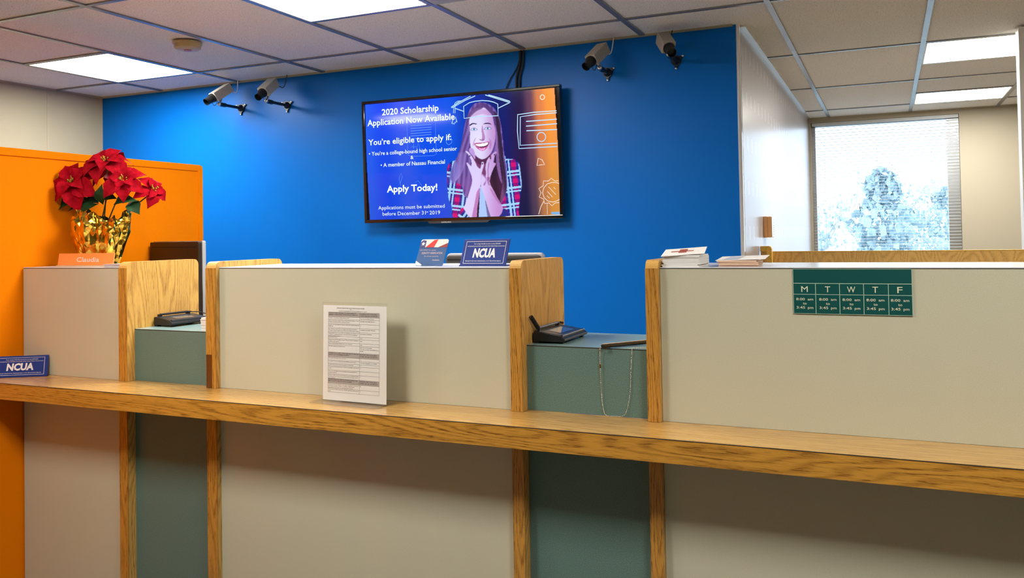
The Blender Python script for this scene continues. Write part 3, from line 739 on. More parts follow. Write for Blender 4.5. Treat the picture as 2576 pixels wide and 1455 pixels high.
# brows, eyes
paint([(1054, 420), (1080, 402), (1118, 406), (1120, 415), (1085, 412), (1060, 428)], (60, 40, 85), 0)
paint([(1180, 412), (1205, 400), (1240, 402), (1258, 420), (1240, 412), (1205, 411)], (60, 40, 85), 0)
for cx, cy_, s_ in ((1096, 459, 1.0), (1222, 451, 1.05)):
    paint([(cx - 34 * s_, cy_ + 8), (cx - 12, cy_ - 12), (cx + 14, cy_ - 12), (cx + 32 * s_, cy_ + 4), (cx + 10, cy_ + 12), (cx - 14, cy_ + 12)], (95, 80, 140), 1, .7)
    paint([(cx - 28 * s_, cy_ + 6), (cx - 10, cy_ - 7), (cx + 12, cy_ - 7), (cx + 26 * s_, cy_ + 4), (cx + 8, cy_ + 9), (cx - 12, cy_ + 9)], (205, 225, 250), 0)
    paint([(cx - 9, cy_), (cx, cy_ - 9), (cx + 9, cy_), (cx, cy_ + 9)], (50, 110, 180), 0)
    paint([(cx - 3, cy_), (cx, cy_ - 4), (cx + 3, cy_), (cx, cy_ + 4)], (20, 30, 70), 0)
# nose, cheeks
paint([(1172, 420), (1182, 470), (1196, 530), (1192, 552), (1168, 558), (1172, 520), (1166, 470)], (168, 110, 175), 1, .8)
paint([(1142, 548), (1165, 556), (1192, 550), (1180, 566), (1155, 562)], (130, 70, 130), 1, .8)
paint([(1086, 600), (1096, 560), (1118, 535), (1100, 570), (1094, 610)], (165, 115, 185), 1, .7)
paint([(1236, 600), (1240, 560), (1226, 540), (1250, 560), (1256, 610), (1240, 650)], (170, 110, 185), 1, .7)
# mouth
paint([(1098, 592), (1130, 584), (1165, 584), (1205, 578), (1236, 574), (1228, 610), (1200, 648), (1165, 660), (1130, 640), (1108, 615)], (200, 90, 150), 0)
paint([(1106, 596), (1160, 590), (1228, 582), (1220, 612), (1190, 628), (1150, 628), (1122, 614)], (75, 30, 80), 0)
paint([(1110, 598), (1160, 592), (1224, 584), (1210, 608), (1165, 620), (1128, 614)], (250, 252, 255), 0)
paint([(1140, 632), (1170, 640), (1200, 628), (1190, 650), (1160, 658)], (225, 165, 220), 0)
# front strands of hair
paint([(1046, 380), (1058, 470), (1062, 600), (1080, 720), (1075, 860), (1040, 1000), (1020, 860), (1010, 700), (1020, 520)], hair, 1, .85)
paint([(1288, 420), (1310, 500), (1318, 640), (1335, 800), (1355, 960), (1325, 900), (1300, 760), (1296, 600)], (160, 115, 190), 1, .7)
paint([(1060, 880), (1080, 1000), (1060, 1100), (1030, 1090), (1010, 980), (1030, 900)], (130, 92, 165), 2, .6)
# forearms and hands
armL = [(520, 1200), (560, 1100), (610, 960), (660, 800), (695, 680), (700, 600), (685, 520), (655, 440), (620, 350), (590, 285), (585, 255), (605, 250), (640, 290), (682, 325), (690, 270), (680, 200), (645, 120), (600, 60), (556, 25), (575, 8), (625, 30), (690, 120), (735, 190), (770, 255), (800, 325), (845, 375), (868, 370), (885, 310), (890, 250), (912, 232), (937, 252), (938, 320), (912, 410), (892, 490), (885, 600), (878, 700), (855, 800), (832, 1000), (805, 1180), (795, 1380), (620, 1380), (560, 1290)]
armR = [(885, 760), (880, 640), (895, 480), (930, 500), (970, 540), (985, 470), (972, 390), (975, 300), (1005, 200), (1045, 142), (1082, 150), (1075, 190), (1042, 260), (1050, 250), (1085, 180), (1090, 100), (1130, 50), (1190, 20), (1205, 45), (1170, 90), (1152, 150), (1130, 250), (1175, 262), (1190, 280), (1150, 350), (1110, 440), (1075, 540), (1058, 640), (1080, 720), (1130, 810), (1200, 950), (1290, 1110), (1365, 1245), (1290, 1380), (1085, 1380), (1030, 1220), (990, 1080), (955, 950), (905, 820)]
skin = C(214, 200, 246) * (1 - smooth(1130, 1340, PX)[..., None]) + C(190, 140, 205) * smooth(1130, 1340, PX)[..., None]
paint(P2([(640, 20), (700, 100), (760, 180), (755, 60), (720, -30), (660, -50), (640, -30)]), (185, 150, 220), 1)
paint(P2(armL), skin, 1, curve=False); paint(P2(armR), skin, 1, curve=False)
paint(P2([(800, 850), (860, 780), (840, 1000), (805, 1200), (790, 1380), (700, 1380), (740, 1150), (770, 980)]), (175, 95, 165), 2, .75)
paint(P2([(890, 480), (960, 520), (990, 600), (960, 720), (930, 700), (985, 610), (940, 540)]), (140, 80, 150), 1, .7)
paint(P2([(1000, 560), (1060, 560), (1050, 680), (1075, 720), (1040, 720), (1010, 650)]), (150, 85, 150), 2, .7)
paint(P2([(1060, 780), (1100, 800), (1200, 960), (1290, 1110), (1230, 1080), (1130, 930)]), (170, 100, 165), 2, .6)
paint(P2([(1035, 260), (1050, 260), (1030, 420), (1040, 600), (1020, 600), (1015, 420)]), (130, 70, 130), 1, .7)
for q in ((655, 115), (912, 275), (1155, 90), (1075, 165)): paint(P2([(q[0] - 14, q[1]), (q[0], q[1] - 18), (q[0] + 12, q[1]), (q[0], q[1] + 18)]), (40, 30, 70), 0, .9)
paint(P2([(490, 1180), (530, 1200), (600, 1320), (640, 1380), (420, 1380), (450, 1250)]), plaid(900, .6), 1)
paint(P2([(1340, 1200), (1400, 1240), (1450, 1380), (1250, 1380), (1300, 1300)]), (18, 40, 130), 1)
# long strand of hair falling over the left sleeve
for k in range(9):
    x0 = 560 - k * 18; paint(P2([(x0, 60), (x0 - 30, 300), (x0 - 120 + k * 8, 520), (x0 - 230 + k * 16, 640 + k * 12), (x0 - 110 + k * 8, 540), (x0 - 15, 310), (x0 + 10, 60)]), (150, 130, 205), 0, .55)
# small caption box in the corner
paint([(1806, 1228), (1884, 1228), (1884, 1252), (1806, 1252)], (120, 175, 225), 0, curve=False)
img = np.clip(img, 0, 255) / 255.0
lin = np.where(img <= .04045, img / 12.92, ((img + .055) / 1.055) ** 2.4)
verts = np.stack([lx.ravel(), np.full(lx.size, .0015), lz.ravel() + .0175], 1)
TL = np.array(TLT.to_3x3()); verts = verts @ TL.T
ii = (np.arange(NZ - 1)[:, None] * NX + np.arange(NX - 1)[None, :]).ravel()
faces = np.stack([ii, ii + 1, ii + 1 + NX, ii + NX], 1)
me = bpy.data.meshes.new('screen'); me.from_pydata(verts.tolist(), [], faces.tolist())
ca = me.color_attributes.new('picture', 'FLOAT_COLOR', 'POINT')
ca.data.foreach_set('color', np.concatenate([lin.reshape(-1, 3), np.ones((NX * NZ, 1))], 1).ravel().astype(np.float32))
pm, nt, b = new_mat('lit_screen')
at = nt.nodes.new('ShaderNodeAttribute'); at.attribute_name = 'picture'
b.inputs['Base Color'].default_value = (.004, .004, .005, 1); b.inputs['Roughness'].default_value = .07; b.inputs['Specular IOR Level'].default_value = .25
link(nt, at.outputs['Color'], b.inputs['Emission Color']); b.inputs['Emission Strength'].default_value = 1.1
me.materials.append(pm)
scr = bpy.data.objects.new('screen', me); col.objects.link(scr); scr.parent = tv
# lettering and line drawings shown on the slide
YT = .0009
def put(mb, s_, xa, xb, yb, yb2, capu, bold=0.0):
    (x0, z0), (x1, z1) = A2S(xa, yb), A2S(xb, yb2)
    mb.text(s_, x0, x1, (z0 + z1) / 2 + .0175, capu, y=YT, bold=bold)
for lines in (
    [('2020 Scholarship', 252, 772, 322, 290, .0315, .022), ('Application Now Available', 120, 920, 422, 372, .0315, .018)],
    [('You\u2019re eligible to apply if:', 130, 888, 605, 556, .0300, .016)],
    [('\u2022 You\u2019re a college-bound high school senior', 135, 940, 700, 655, .0200, .010), ('&', 515, 542, 733, 731, .0175, .01), ('\u2022 A member of Nassau Financial', 242, 830, 803, 778, .0200, .010)],
    [('Apply Today!', 300, 762, 1040, 1022, .0340, .026)],
    [('Applications must be submitted', 222, 828, 1195, 1186, .0185, .0), ('before December 31', 262, 655, 1254, 1246, .0190, .0), ('st', 660, 678, 1228, 1228, .0085, .0), ('2019', 690, 787, 1245, 1244, .0190, .0)]):
    wt = MB()
    for q in lines: put(wt, *q)
    wt.xf(TLT).build('slide_text', M['scr_white'], scr)
ln = MB()
def draw(mb, pts, wd, closed=False, y=YT + .0002): mb.ribbon([(p[0], p[1] + .0175) for p in [A2S(*q) for q in pts]], wd, y, closed)
LWD = .0045
draw(ln, P1([(505, 175), (300, 285), (140, 382), (112, 400), (120, 412), (150, 405), (205, 370), (400, 260), (600, 170)]), LWD)
draw(ln, P1([(190, 425), (365, 488)]), LWD); draw(ln, P1([(870, 150), (1080, 210), (1300, 280), (1315, 300), (1290, 318), (1070, 425)]), LWD)
draw(ln, P1([(805, 150), (1040, 225), (1285, 302)]), LWD)
draw(ln, P1([(365, 385), (375, 635), (600, 600), (1070, 580), (1062, 340), (980, 300), (880, 275), (740, 266), (600, 280), (480, 310)]), LWD, True)
draw(ln, P1([(330, 275), (250, 275), (195, 310), (165, 370), (155, 520), (190, 522), (190, 380), (215, 330), (270, 290)]), LWD * .8)
draw(ln, P1([(155, 640), (120, 740), (135, 720), (145, 752), (160, 730), (170, 758), (185, 715), (200, 728), (210, 690), (232, 710), (195, 600)]), LWD * .8)
draw(ln, [(1856, 290), (1650, 303), (1497, 325), (1495, 480), (1510, 640), (1700, 630), (1863, 622)], LWD); draw(ln, [(1857, 308), (1650, 325), (1522, 345), (1520, 610), (1700, 600), (1863, 592)], LWD)
for a_, b_ in (((1575, 388), (1858, 368)), ((1575, 432), (1860, 410)), ((1578, 475), (1860, 464))): draw(ln, [a_, b_], LWD * 1.1)
draw(ln, [(1715 + 40 * math.cos(k * PI / 12), 533 + 42 * math.sin(k * PI / 12)) for k in range(24)], LWD * .9, True)
ln.xf(TLT).build('slide_drawing', M['scr_line'], scr)
lw = MB(); draw(lw, [(1725 + (20 + 2 * math.sin(3 * k)) * math.cos(k * PI / 8), 163 + 22 * math.sin(k * PI / 8)) for k in range(16)], LWD * .8, True)
lw.xf(TLT).build('ring_drawing', M['scr_warm'], scr)
lw = MB(); draw(lw, [(1686, 730), (1722, 745), (1745, 790), (1710, 792), (1675, 798)], LWD * .8, True)
lw.xf(TLT).build('wedge_drawing', M['scr_warm'], scr)
lw = MB(); draw(lw, [(1880, 968), (1860, 958), (1815, 955), (1770, 968), (1738, 1005), (1726, 1050), (1740, 1095), (1775, 1128), (1820, 1137), (1862, 1125), (1881, 1112)], LWD * .7)
star = []
for k in range(15):
    an = math.radians(290 - k * 16); rr = 128 if k % 2 else 98; star.append((1815 + rr * math.cos(an) * .97, 1045 + rr * math.sin(an)))
star = [(1872, 940), (1838, 942), (1806, 916), (1780, 942), (1735, 940), (1732, 985), (1692, 1012), (1712, 1050), (1695, 1090), (1735, 1108), (1745, 1150), (1785, 1145), (1812, 1172), (1842, 1145), (1878, 1142)]
draw(lw, star, LWD * .7)
for a_, b_ in (((1780, 995), (1848, 1068)), ((1770, 1038), (1818, 1092)), ((1766, 1078), (1790, 1102)), ((1828, 1000), (1846, 1018))): draw(lw, [a_, b_], LWD * .6)
draw(lw, [(1738, 1128), (1710, 1180), (1690, 1250)], LWD * .7); draw(lw, [(1768, 1150), (1770, 1250)], LWD * .5)
lw.xf(TLT).build('badge_drawing', M['scr_warm'], scr)
lf = MB()
draw(lf, [(480, 350), (740, 335), (750, 690), (720, 702), (515, 708), (490, 690)], .002, True)
for k, (ya, yb) in enumerate(((425, 412), (450, 438), (474, 458), (497, 484), (520, 506), (545, 532))): draw(lf, [(515, ya), (705, yb)], .003)
lf.xf(TLT).build('document_drawing', M['scr_faint'], scr)
lf = MB(); draw(lf, [(840, 560), (845, 590), (865, 602), (890, 585), (895, 555), (880, 540)], .003)
lf.xf(TLT).build('loop_drawing', M['scr_faint'], scr)
lf = MB(); draw(lf, [(560, 950), (582, 930), (620, 980)], .002)
lf.xf(TLT).build('peak_drawing', M['scr_faint'], scr)
lf = MB(); draw(lf, [(420, 960), (440, 900), (430, 860), (410, 910), (425, 980)], .002)
lf.xf(TLT).build('leaf_drawing', M['scr_faint'], scr)
lf = MB(); draw(lf, [(520, 620), (565, 620)], .002); draw(lf, [(542, 590), (542, 640)], .002); draw(lf, [(570, 640), (585, 580), (600, 640)], .002)
lf.xf(TLT).build('grade_drawing', M['scr_faint'], scr)

# black leads from the ceiling to the television
def cable(name, pts, r, label, mat='black', n=24):
    P_ = [Vector(p) for p in pts]; out = []
    for i in range(len(P_) - 1):
        p0 = P_[max(i - 1, 0)]; p1 = P_[i]; p2 = P_[i + 1]; p3 = P_[min(i + 2, len(P_) - 1)]
        for k in range(8):
            u = k / 8; out.append(.5 * ((2 * p1) + (p2 - p0) * u + (2 * p0 - 5 * p1 + 4 * p2 - p3) * u * u + (3 * p1 - p0 - 3 * p2 + p3) * u ** 3))
    out.append(P_[-1]); m = MB().tube(out, r, 8)
    return tag(m.build(name, M[mat], smooth=True), label, 'cable', 'leads above the television')
cable('power_cable', [(-1.664, 3.866, 2.438), (-1.672, 3.864, 2.36), (-1.690, 3.864, 2.30), (-1.690, 3.862, 2.20)], .006, 'black lead hanging straight down to the television, left one of the close pair')
cable('power_cable', [(-1.648, 3.866, 2.438), (-1.655, 3.864, 2.36), (-1.672, 3.866, 2.30), (-1.675, 3.862, 2.20)], .006, 'black lead hanging straight down to the television, right one of the close pair')
cable('signal_cable', [(-1.672, 3.868, 2.438), (-1.680, 3.868, 2.37), (-1.730, 3.866, 2.29), (-1.775, 3.862, 2.20)], .003, 'thin black lead slanting left behind the television top')

# ------------------------------------------------------------------ signs on the counter
def tent_sign(loc, rz, tilt, wd, h, label, group, depth=.05):
    t = thing('deposit_insurance_sign', label, 'sign', loc, rz, group)
    T = Matrix.Rotation(-tilt, 4, 'X')
    MB().box(-wd / 2, wd / 2, -.0, .004, .003, h).xf(T).build('face_plate', M['sign_blue'], t, bevel=.0015)
    MB().box(-wd / 2, wd / 2, -.004, depth, 0, .0032).build('foot', M['sign_blue'], t, bevel=.001)
    k = h / .092; m = MB(); e = -.0004
    for p in ((-wd * .435, wd * .435, h * .90, h * .914), (-wd * .435, wd * .435, h * .095, h * .109), (-wd * .435, -wd * .428, h * .095, h * .914), (wd * .428, wd * .435, h * .095, h * .914)): m.rect(p[0], p[1], p[2], p[3], e)
    m.text('Your savings federally insured to at least $250,000', -wd * .27, wd * .31, h * .80, h * .045, e)
    m.text('and backed by the full faith and credit of the United States Government', -wd * .40, wd * .41, h * .715, h * .045, e)
    m.text('NCUA', -wd * .25, wd * .24, h * .33, h * .30, e, bold=.045, slant=.08)
    m.text('National Credit Union Administration, a U.S. Government Agency', -wd * .39, wd * .38, h * .17, h * .045, e)
    m.xf(T).build('lettering', M['sign_white'], t)
    return t
tent_sign((-1.143, 2.3255, ZS), -.002, .4357, .1584, .0918, 'navy savings insurance sign on the middle section top, in front of a monitor', 'navy insurance signs')
tent_sign((-3.030, 2.162, ZL), .58, .2229, .196, .0805, 'navy savings insurance sign on the oak ledge at the left edge', 'navy insurance signs', .012)

t = thing('identity_notice', 'small clear-standing identity verification card with flag picture', 'sign', (-1.3258, 2.3129, ZS), -.079)
T = Matrix.Rotation(-.4654, 4, 'X'); wd, h = .1051, .0947
MB().prism(rrect(-wd / 2, wd / 2, .002, h, .006, 4), 0, .0015, 'y').xf(T).build('card', M['card_blue'], t)
m = MB(); e = -.0004
m.poly([(-wd / 2, h * .70), (wd / 2, h * .70), (wd / 2, h - .006), (wd / 2 - .002, h - .002), (wd / 2 - .006, h), (-wd / 2 + .006, h), (-wd / 2 + .002, h - .002), (-wd / 2, h - .006)], e); m.xf(T).build('flag_picture', M['card_white'], t)
m = MB(); m.poly([(-wd * .28, h * .70), (-wd * .02, h * .97), (wd * .12, h * .99), (wd * .02, h * .70)], e * 2).xf(T).build('red_stripe', M['card_red'], t)
m = MB(); m.poly([(wd * .18, h * .70), (wd * .5, h * .86), (wd * .5, h * .70)], e * 2).xf(T).build('dark_stripe', M['card_darkred'], t)
m = MB(); m.poly([(-wd * .5, h * .70), (-wd * .30, h * .70), (-wd * .30, h * .95), (-wd * .42, h * .97), (-wd * .5, h * .9)], e * 2).xf(T).build('star_field', M['card_navy'], t)
m = MB(); star = []
for k in range(10):
    an = PI / 2 + k * PI / 5; rr = .008 if k % 2 == 0 else .0034; star.append((-wd * .39 + rr * math.cos(an), h * .83 + rr * math.sin(an)))
m.poly(star, e * 3).xf(T).build('star', M['sign_white'], t)
m = MB(); m.text('USA PATRIOT Act requires', -wd * .45, wd * .12, h * .575, h * .045, e); m.text('IDENTITY VERIFICATION', -wd * .36, wd * .38, h * .45, h * .07, e, bold=.01)
m.text('for all new accounts.', -wd * .24, wd * .28, h * .35, h * .045, e); m.text('CheckSystems', wd * .08, wd * .34, h * .21, h * .04, e, bold=.02)
m.xf(T).build('lettering', M['card_pink'], t)
m = MB(); m.poly([(-wd * .5, .004), (-wd * .5, h * .20), (-wd * .24, h * .05), (-wd * .30, .002)], e).xf(T).build('arrow_mark', M['card_white'], t)
m = MB().box(-.019, .010, -.012, -.004, 0, .014).box(-.019, .012, -.004, .050, 0, .002); m.build('clear_stand', M['clear'], t)

# engraved hours sign
t = thing('hours_sign', 'dark green engraved opening hours sign fixed to the right counter section', 'sign', (-.0871, YP - .0005, 1.3005), 0)
hw_, hh_ = .1363, .1125
MB().box(-hw_, hw_, -.0035, 0, 0, hh_).build('plate', M['teal'], t, bevel=.0006)
m = MB(); e = -.0039
m.rect(-hw_, hw_, .0755, .0770, e).rect(-hw_, hw_, .0480, .0493, e)
for k in range(1, 5): x = -hw_ + 2 * hw_ * k / 5 + [0, -.001, .0005, .001, .002][k]; m.rect(x - .0007, x + .0007, .001, .0755, e)
for p in ((-hw_, hw_, 0, .0009), (-hw_, hw_, hh_ - .0009, hh_), (-hw_, -hw_ + .001, 0, hh_), (hw_ - .001, hw_, 0, hh_)): m.rect(*p, e)
m.build('ruled_lines', M['engrave_line'], t)
m = MB()
for k, d in enumerate('MTWTF'):
    x0 = -hw_ + 2 * hw_ * k / 5; c = x0 + hw_ / 5
    wl = {'M': .0155, 'T': .0125, 'W': .019, 'F': .0115}[d]
    m.text(d, c - wl / 2, c + wl / 2, .0545, .0145, e, bold=.0)
    for (s_, a_, b_, z_) in (('8:00', c - .0205, c + .0005, .0335), ('am', c + .0070, c + .0200, .0335), ('to', c - .0045, c + .0045, .0230), ('3:45', c - .0200, c + .0005, .0125), ('pm', c + .0070, c + .0200, .0125)):
        m.text(s_, a_, b_, z_, .0062, e, bold=.006)
m.build('lettering', M['engrave'], t)

# clear upright notice holder on the ledge
t = thing('notice_holder', 'clear acrylic stand holding a printed check hold guide on the oak ledge', 'notice', (-1.5098, 2.165, ZL), -.045)
T = Matrix.Rotation(-.03, 4, 'X'); wd, h = .2447, .3063
MB().box(-wd / 2, wd / 2, -.0035, -.0012, .0, h).box(-wd / 2, wd / 2, .0012, .0035, .0, h).box(-wd / 2, wd / 2, -.0035, .0035, h, h + .002).xf(T).build('sleeve', M['clear'], t, bevel=.0004)
MB().box(-wd / 2 - .012, wd / 2, -.05, .055, 0, .003).build('foot', M['clear'], t, bevel=.0006)
pp = MB().box(-wd / 2 + .002, wd / 2 - .002, -.0006, .0006, .004, h - .008).xf(T).build('sheet', M['paper'], t)
pm_ = MB(); gp = MB(); e = -.0042
def sx(x): return -wd / 2 + (x - 180) / (958 - 180) * wd
def sz(y): return h - (y - 108) / (1340 - 108) * h + 0.002
X0, X1, XM = sx(250), sx(868), sx(634)
for y0, y1 in ((228, 286), (728, 790), (1056, 1116)):
    gp.rect(X0, X1, sz(y1 + 6), sz(y0 + 6), e)
def pt(s_, a_, b_, y, c_=.0030, bold=0.0): pm_.text(s_, sx(a_), sx(b_), sz(y), c_, e - .0002, bold)
pt('NASSAU FINANCIAL FCU CHECK HOLD GUIDE', 355, 690, 188); pt('TO', 515, 535, 206); pt('FUNDS AVAILABILITY POLICY MARCH 11, 2019', 380, 718, 226)
rows = [(228, 'TYPE OF CHECK, PAYABLE TO & ENDORSED BY|MEMBER & DEPOSITED IN PERSON IN THEIR A/C', 'BUSINESS DAYS AVAILABLE|AFTER THE DAY OF DEPOSIT'), (286, 'Cashier\u2019s, Certified or Official Bank checks', 'Next Day Any Dollar Amount'),
        (318, 'State or Local Government, Tellers, County Payment Checks, County|Property Tax Refund Checks, Settlement Checks', 'Immediate Any Dollar Amount'), (372, 'IF ANY OF THE ABOVE CHECKS ARE NOT DEPOSITED IN|PERSON', '2'),
        (424, 'U.S. Treasury, Social Security Supplemental Security Income,|Workers Comp, Disability Checks, State Issued Child Support Checks', 'Immediate Any Dollar Amounts'), (474, 'Payroll Checks: Any Amounts. Must be identified as such with the word|\u201cPAYROLL\u201d printed somewhere on the check. From an established|business payroll account', 'Immediate Availability'),
        (530, 'Postal Money Order', 'Next'), (560, 'Nassau Financial FCU Official Checks. These should be immediate if|verified in the system', 'Next'), (608, 'Nassau Financial Share Draft Checks are on deposit', 'Next'),
        (640, 'All other deposits not listed above', 'Next On the first $200|2 for the remainder over $200 & up to|$5,000'), (728, 'LONGER DELAYS APPLY WHEN: (BE SURE TO INDICATE|REASON ON THE MEMBER RECEIPT)', 'BUSINESS DAYS AVAILABLE|AFTER THE DAY OF DEPOSIT'),
        (790, 'We believe the check will not be paid', '7'), (828, 'You deposit items totaling more than $5,000 on any one day', '7 for the remainder over $5,000'), (866, 'A check that has been returned unpaid is re-deposited', '7'), (896, 'The account involved has been overdrawn repeatedly in the last six|months', '7'),
        (950, 'There is an emergency such as the failure of communications or|computer equipment', '7'), (1000, 'Checks or drafts drawn on out of state and not at established Nassau|Financial accounts, if the account is more than thirty days old or is|an established', '7'),
        (1056, 'SPECIAL RULES FOR NEW ACCOUNTS DURING THE|FIRST 30 DAYS THE ACCOUNT IS OPEN', 'BUSINESS DAYS AVAILABLE|AFTER THE DAY OF DEPOSIT'), (1116, 'All deposits with the exception of the above, including the cash portion|of Treasury checks, Cashier\u2019s, Certified, Official Bank,|Postal Money Order, State or Local Government Checks', '1'),
        (1178, 'The excess of a day\u2019s deposit over $5,000 regardless of the type of|check', '9'), (1226, '', '')]
for k, (y, a_, b_) in enumerate(rows):
    y += 0
    pm_.rect(X0, X1, sz(y + 6) - .00025, sz(y + 6) + .00025, e - .0002)
    caps = y in (228, 728, 1056)
    for q, s_ in enumerate(a_.split('|')):
        if s_: pt(s_, 257, 257 + min(368, max(28, len(s_) * (8.6 if s_.isupper() else 5.7))), y + 24 + q * 19, .0026 if not caps else .0029, .008 if caps else 0)
    for q, s_ in enumerate(b_.split('|')):
        if s_: pt(s_, 642, 642 + min(220, max(5, len(s_) * (8.6 if s_.isupper() else 6.3))), y + 28 + q * 22, .0026 if not caps else .0029, .008 if caps else 0)
for x in (X0, X1, XM): pm_.rect(x - .00025, x + .00025, sz(1232), sz(234), e - .0002)
e2 = e
def down(mb): return mb
sh = Matrix.Translation(Vector((0, .0034, 0)))
gp.xf(T @ sh).build('table_bands', M['grey_print'], pp); pm_.xf(T @ sh).build('print', M['ink'], pp)

# name plate
t = thing('name_plate', 'orange name plate reading Claudia below the poinsettia', 'name plate', (-2.852, 2.305, ZS), .09)
T = Matrix.Rotation(-.18, 4, 'X'); wd, h = .276, .0525
MB().box(-wd / 2, wd / 2, 0, .004, .006, h).xf(T).build('plate', M['name_orange'], t, bevel=.0008)
MB().box(-wd / 2 - .002, wd / 2, -.004, .030, 0, .006).build('base', plain('tan_base', (.62, .40, .22), .5), t, bevel=.0008)
MB().text('Claudia', -.045, .068, .019, .0175, -.0004, bold=.012).xf(T).build('lettering', M['card_white'], t)

# stack of pale cards by the first divider
def stack(name, x0, x1, y0, y1, n, th, label, cat, group, mats, rz=0.0, seed=1, jit=.003, z0=ZS, loc=None):
    rnd = random.Random(seed); c = ((x0 + x1) / 2, (y0 + y1) / 2, z0); hx, hy = (x1 - x0) / 2, (y1 - y0) / 2
    t = thing(name, label, cat, c, rz, group); z = 0
    for k in range(n):
        dx, dy, dr = rnd.gauss(0, jit), rnd.gauss(0, jit), rnd.gauss(0, .012)
        m = MB().box(-hx, hx, -hy, hy, 0, th * .93)
        m.xf(Matrix.Translation((dx, dy, z)) @ Matrix.Rotation(dr, 4, 'Z')); m.build('sheet_bundle', mats[k % len(mats)], t); z += th
    return t, z, hx, hy
t, z, hx, hy = stack('card_stack', -2.70, -2.582, 2.262, 2.335, 5, .0022, 'short stack of pale cards in front of the name plate', 'cards', 'paper stacks', [M['card_pink'], M['paper_edge']], 0, 3)
# stack of white sheets with red printed cross on top
t, z, hx, hy = stack('paper_stack', -.560, -.462, 2.250, 2.385, 9, .0036, 'tall stack of white leaflets with a red print on top, at the divider', 'papers', 'paper stacks', [M['paper'], M['paper_edge']], .0, 5, .0012)
TS = Matrix.Translation((0, -hy, z)) @ Matrix.Rotation(-.05, 4, 'Y') @ Matrix.Rotation(.11, 4, 'X') @ Matrix.Rotation(.14, 4, 'Z') @ Matrix.Translation((0, hy, -z))
m = MB().box(-hx - .004, hx + .014, -hy - .004, hy + .012, z, z + .0006).xf(TS)
tp = m.build('top_sheet', M['paper'], t)
m = MB()
for q in ([(-.010, -.03), (.012, -.03), (.012, .05), (-.010, .05)], [(-.032, -.002), (.030, -.008), (.030, .012), (-.032, .018)]):
    m.add([(p[0], p[1] + .005, z + .0009) for p in q], [(0, 1, 2, 3)])
m.xf(TS); m.build('red_print', plain('brick_red_print', (.45, .11, .07), .6), tp)
t, z, hx, hy = stack('card_stack', -.420, -.318, 2.275, 2.400, 4, .0042, 'low stack of peach-edged cards lying right of the white leaflets', 'cards', 'paper stacks', [M['peach_edge'], M['peach_edge']], .03, 8, .0025)
TS = Matrix.Translation((0, -hy, z)) @ Matrix.Rotation(-.03, 4, 'Y') @ Matrix.Rotation(.05, 4, 'X') @ Matrix.Translation((0, hy, -z))
m = MB().box(-hx - .006, hx + .020, -hy, hy + .01, z + .0005, z + .0012).xf(TS); m.build('top_sheet', M['paper'], t)
m = MB(); m.add([(-hx + .01, -hy + .01, z + .0016), (0, -hy + .01, z + .0016), (.01, hy - .01, z + .0016), (-hx + .02, hy - .01, z + .0016)], [(0, 1, 2, 3)]); m.xf(TS); m.build('grey_print', plain('pale_blue_print', (.45, .5, .6), .6), t)
# small white note block beside the left signature pad
t, z, hx, hy = stack('note_block', -2.232, -2.160, 2.275, 2.33, 9, .0052, 'small block of white slips on the left green counter by the oak divider', 'papers', 'paper stacks', [M['paper'], M['paper_edge']], 0, 9, .0012, z0=1.191)

# ------------------------------------------------------------------ poinsettia in gold foil
rnd = random.Random(7)
PB = Vector((-2.955, 2.465, ZS))
pl = thing('potted_poinsettia', 'red poinsettia in crumpled gold foil standing on the left section', 'plant', PB)
PR = Vector((.9126, .4084, 0)); PN = Vector((.4084, -.9126, 0)); PC = Vector((-2.955, 2.465, 1.5985))
def pxp(px, py, dy=0.0):
    """layout sheet of the plant: a point on the upright plane through the pot that faces the customers, pushed dy towards the back"""
    return PC + PR * ((px - 255) * .00166) + Vector((0, 0, (560 - py) * .00166)) - PN * dy
def turned(v): return PR * v[0] - PN * v[1] + Vector((0, 0, v[2]))
# pot inside the foil
lathe(MB(), [(.060, .001), (.075, .11), (.078, .112), (.078, .125), (.068, .125), (.066, .112)], 24).build('pot', plain('pot', (.05, .1, .03), .6), pl, smooth=True)
N = 52; prof = [(.068, 0), (.071, .015), (.077, .035), (.083, .055), (.089, .075), (.095, .095), (.100, .115), (.104, .135), (.106, .155), (.107, .175), (.106, .195), (.104, .212)]
vs = []; fs = []
r2 = random.Random(11)
ph = [r2.uniform(0, 6.28) for _ in range(6)]
for i, (r, z) in enumerate(prof):
    for k in range(N):
        a = 2 * PI * k / N
        fold = .011 * math.sin(6 * a + ph[0] + z * 9) + .006 * math.sin(13 * a + ph[1] - z * 22) + .004 * math.sin(23 * a + ph[4] + z * 35) + r2.uniform(-.003, .003)
        rr = r + fold * (0.3 + i / len(prof)); zz = z
        if i >= 8: zz += (i - 7) / 4 * (.034 * max(0, math.sin(3 * a + ph[2])) + .012 * math.sin(8 * a + ph[3]) - .02) ; 
        if i == len(prof) - 1: rr -= .006
        vs.append((rr * math.cos(a) * 1.02, rr * math.sin(a) * .9, max(zz, 0.0005)))
for i in range(len(prof) - 1):
    for k in range(N):
        a_, b_, c_, d_ = i * N + k, i * N + (k + 1) % N, (i + 1) * N + (k + 1) % N, (i + 1) * N + k
        fs += [(a_, b_, c_), (a_, c_, d_)] if (i + k) % 2 else [(a_, b_, d_), (b_, c_, d_)]
fm = MB(); fm.add(vs, fs); fo = fm.build('foil_wrap', M['foil'], pl)
so = fo.modifiers.new('thickness', 'SOLIDIFY'); so.thickness = .0008
WT = [(0, .06), (.1, .22), (.22, .62), (.36, .92), (.48, 1.0), (.58, .90), (.63, .97), (.74, .66), (.84, .38), (.92, .17), (1.0, 0.0)]
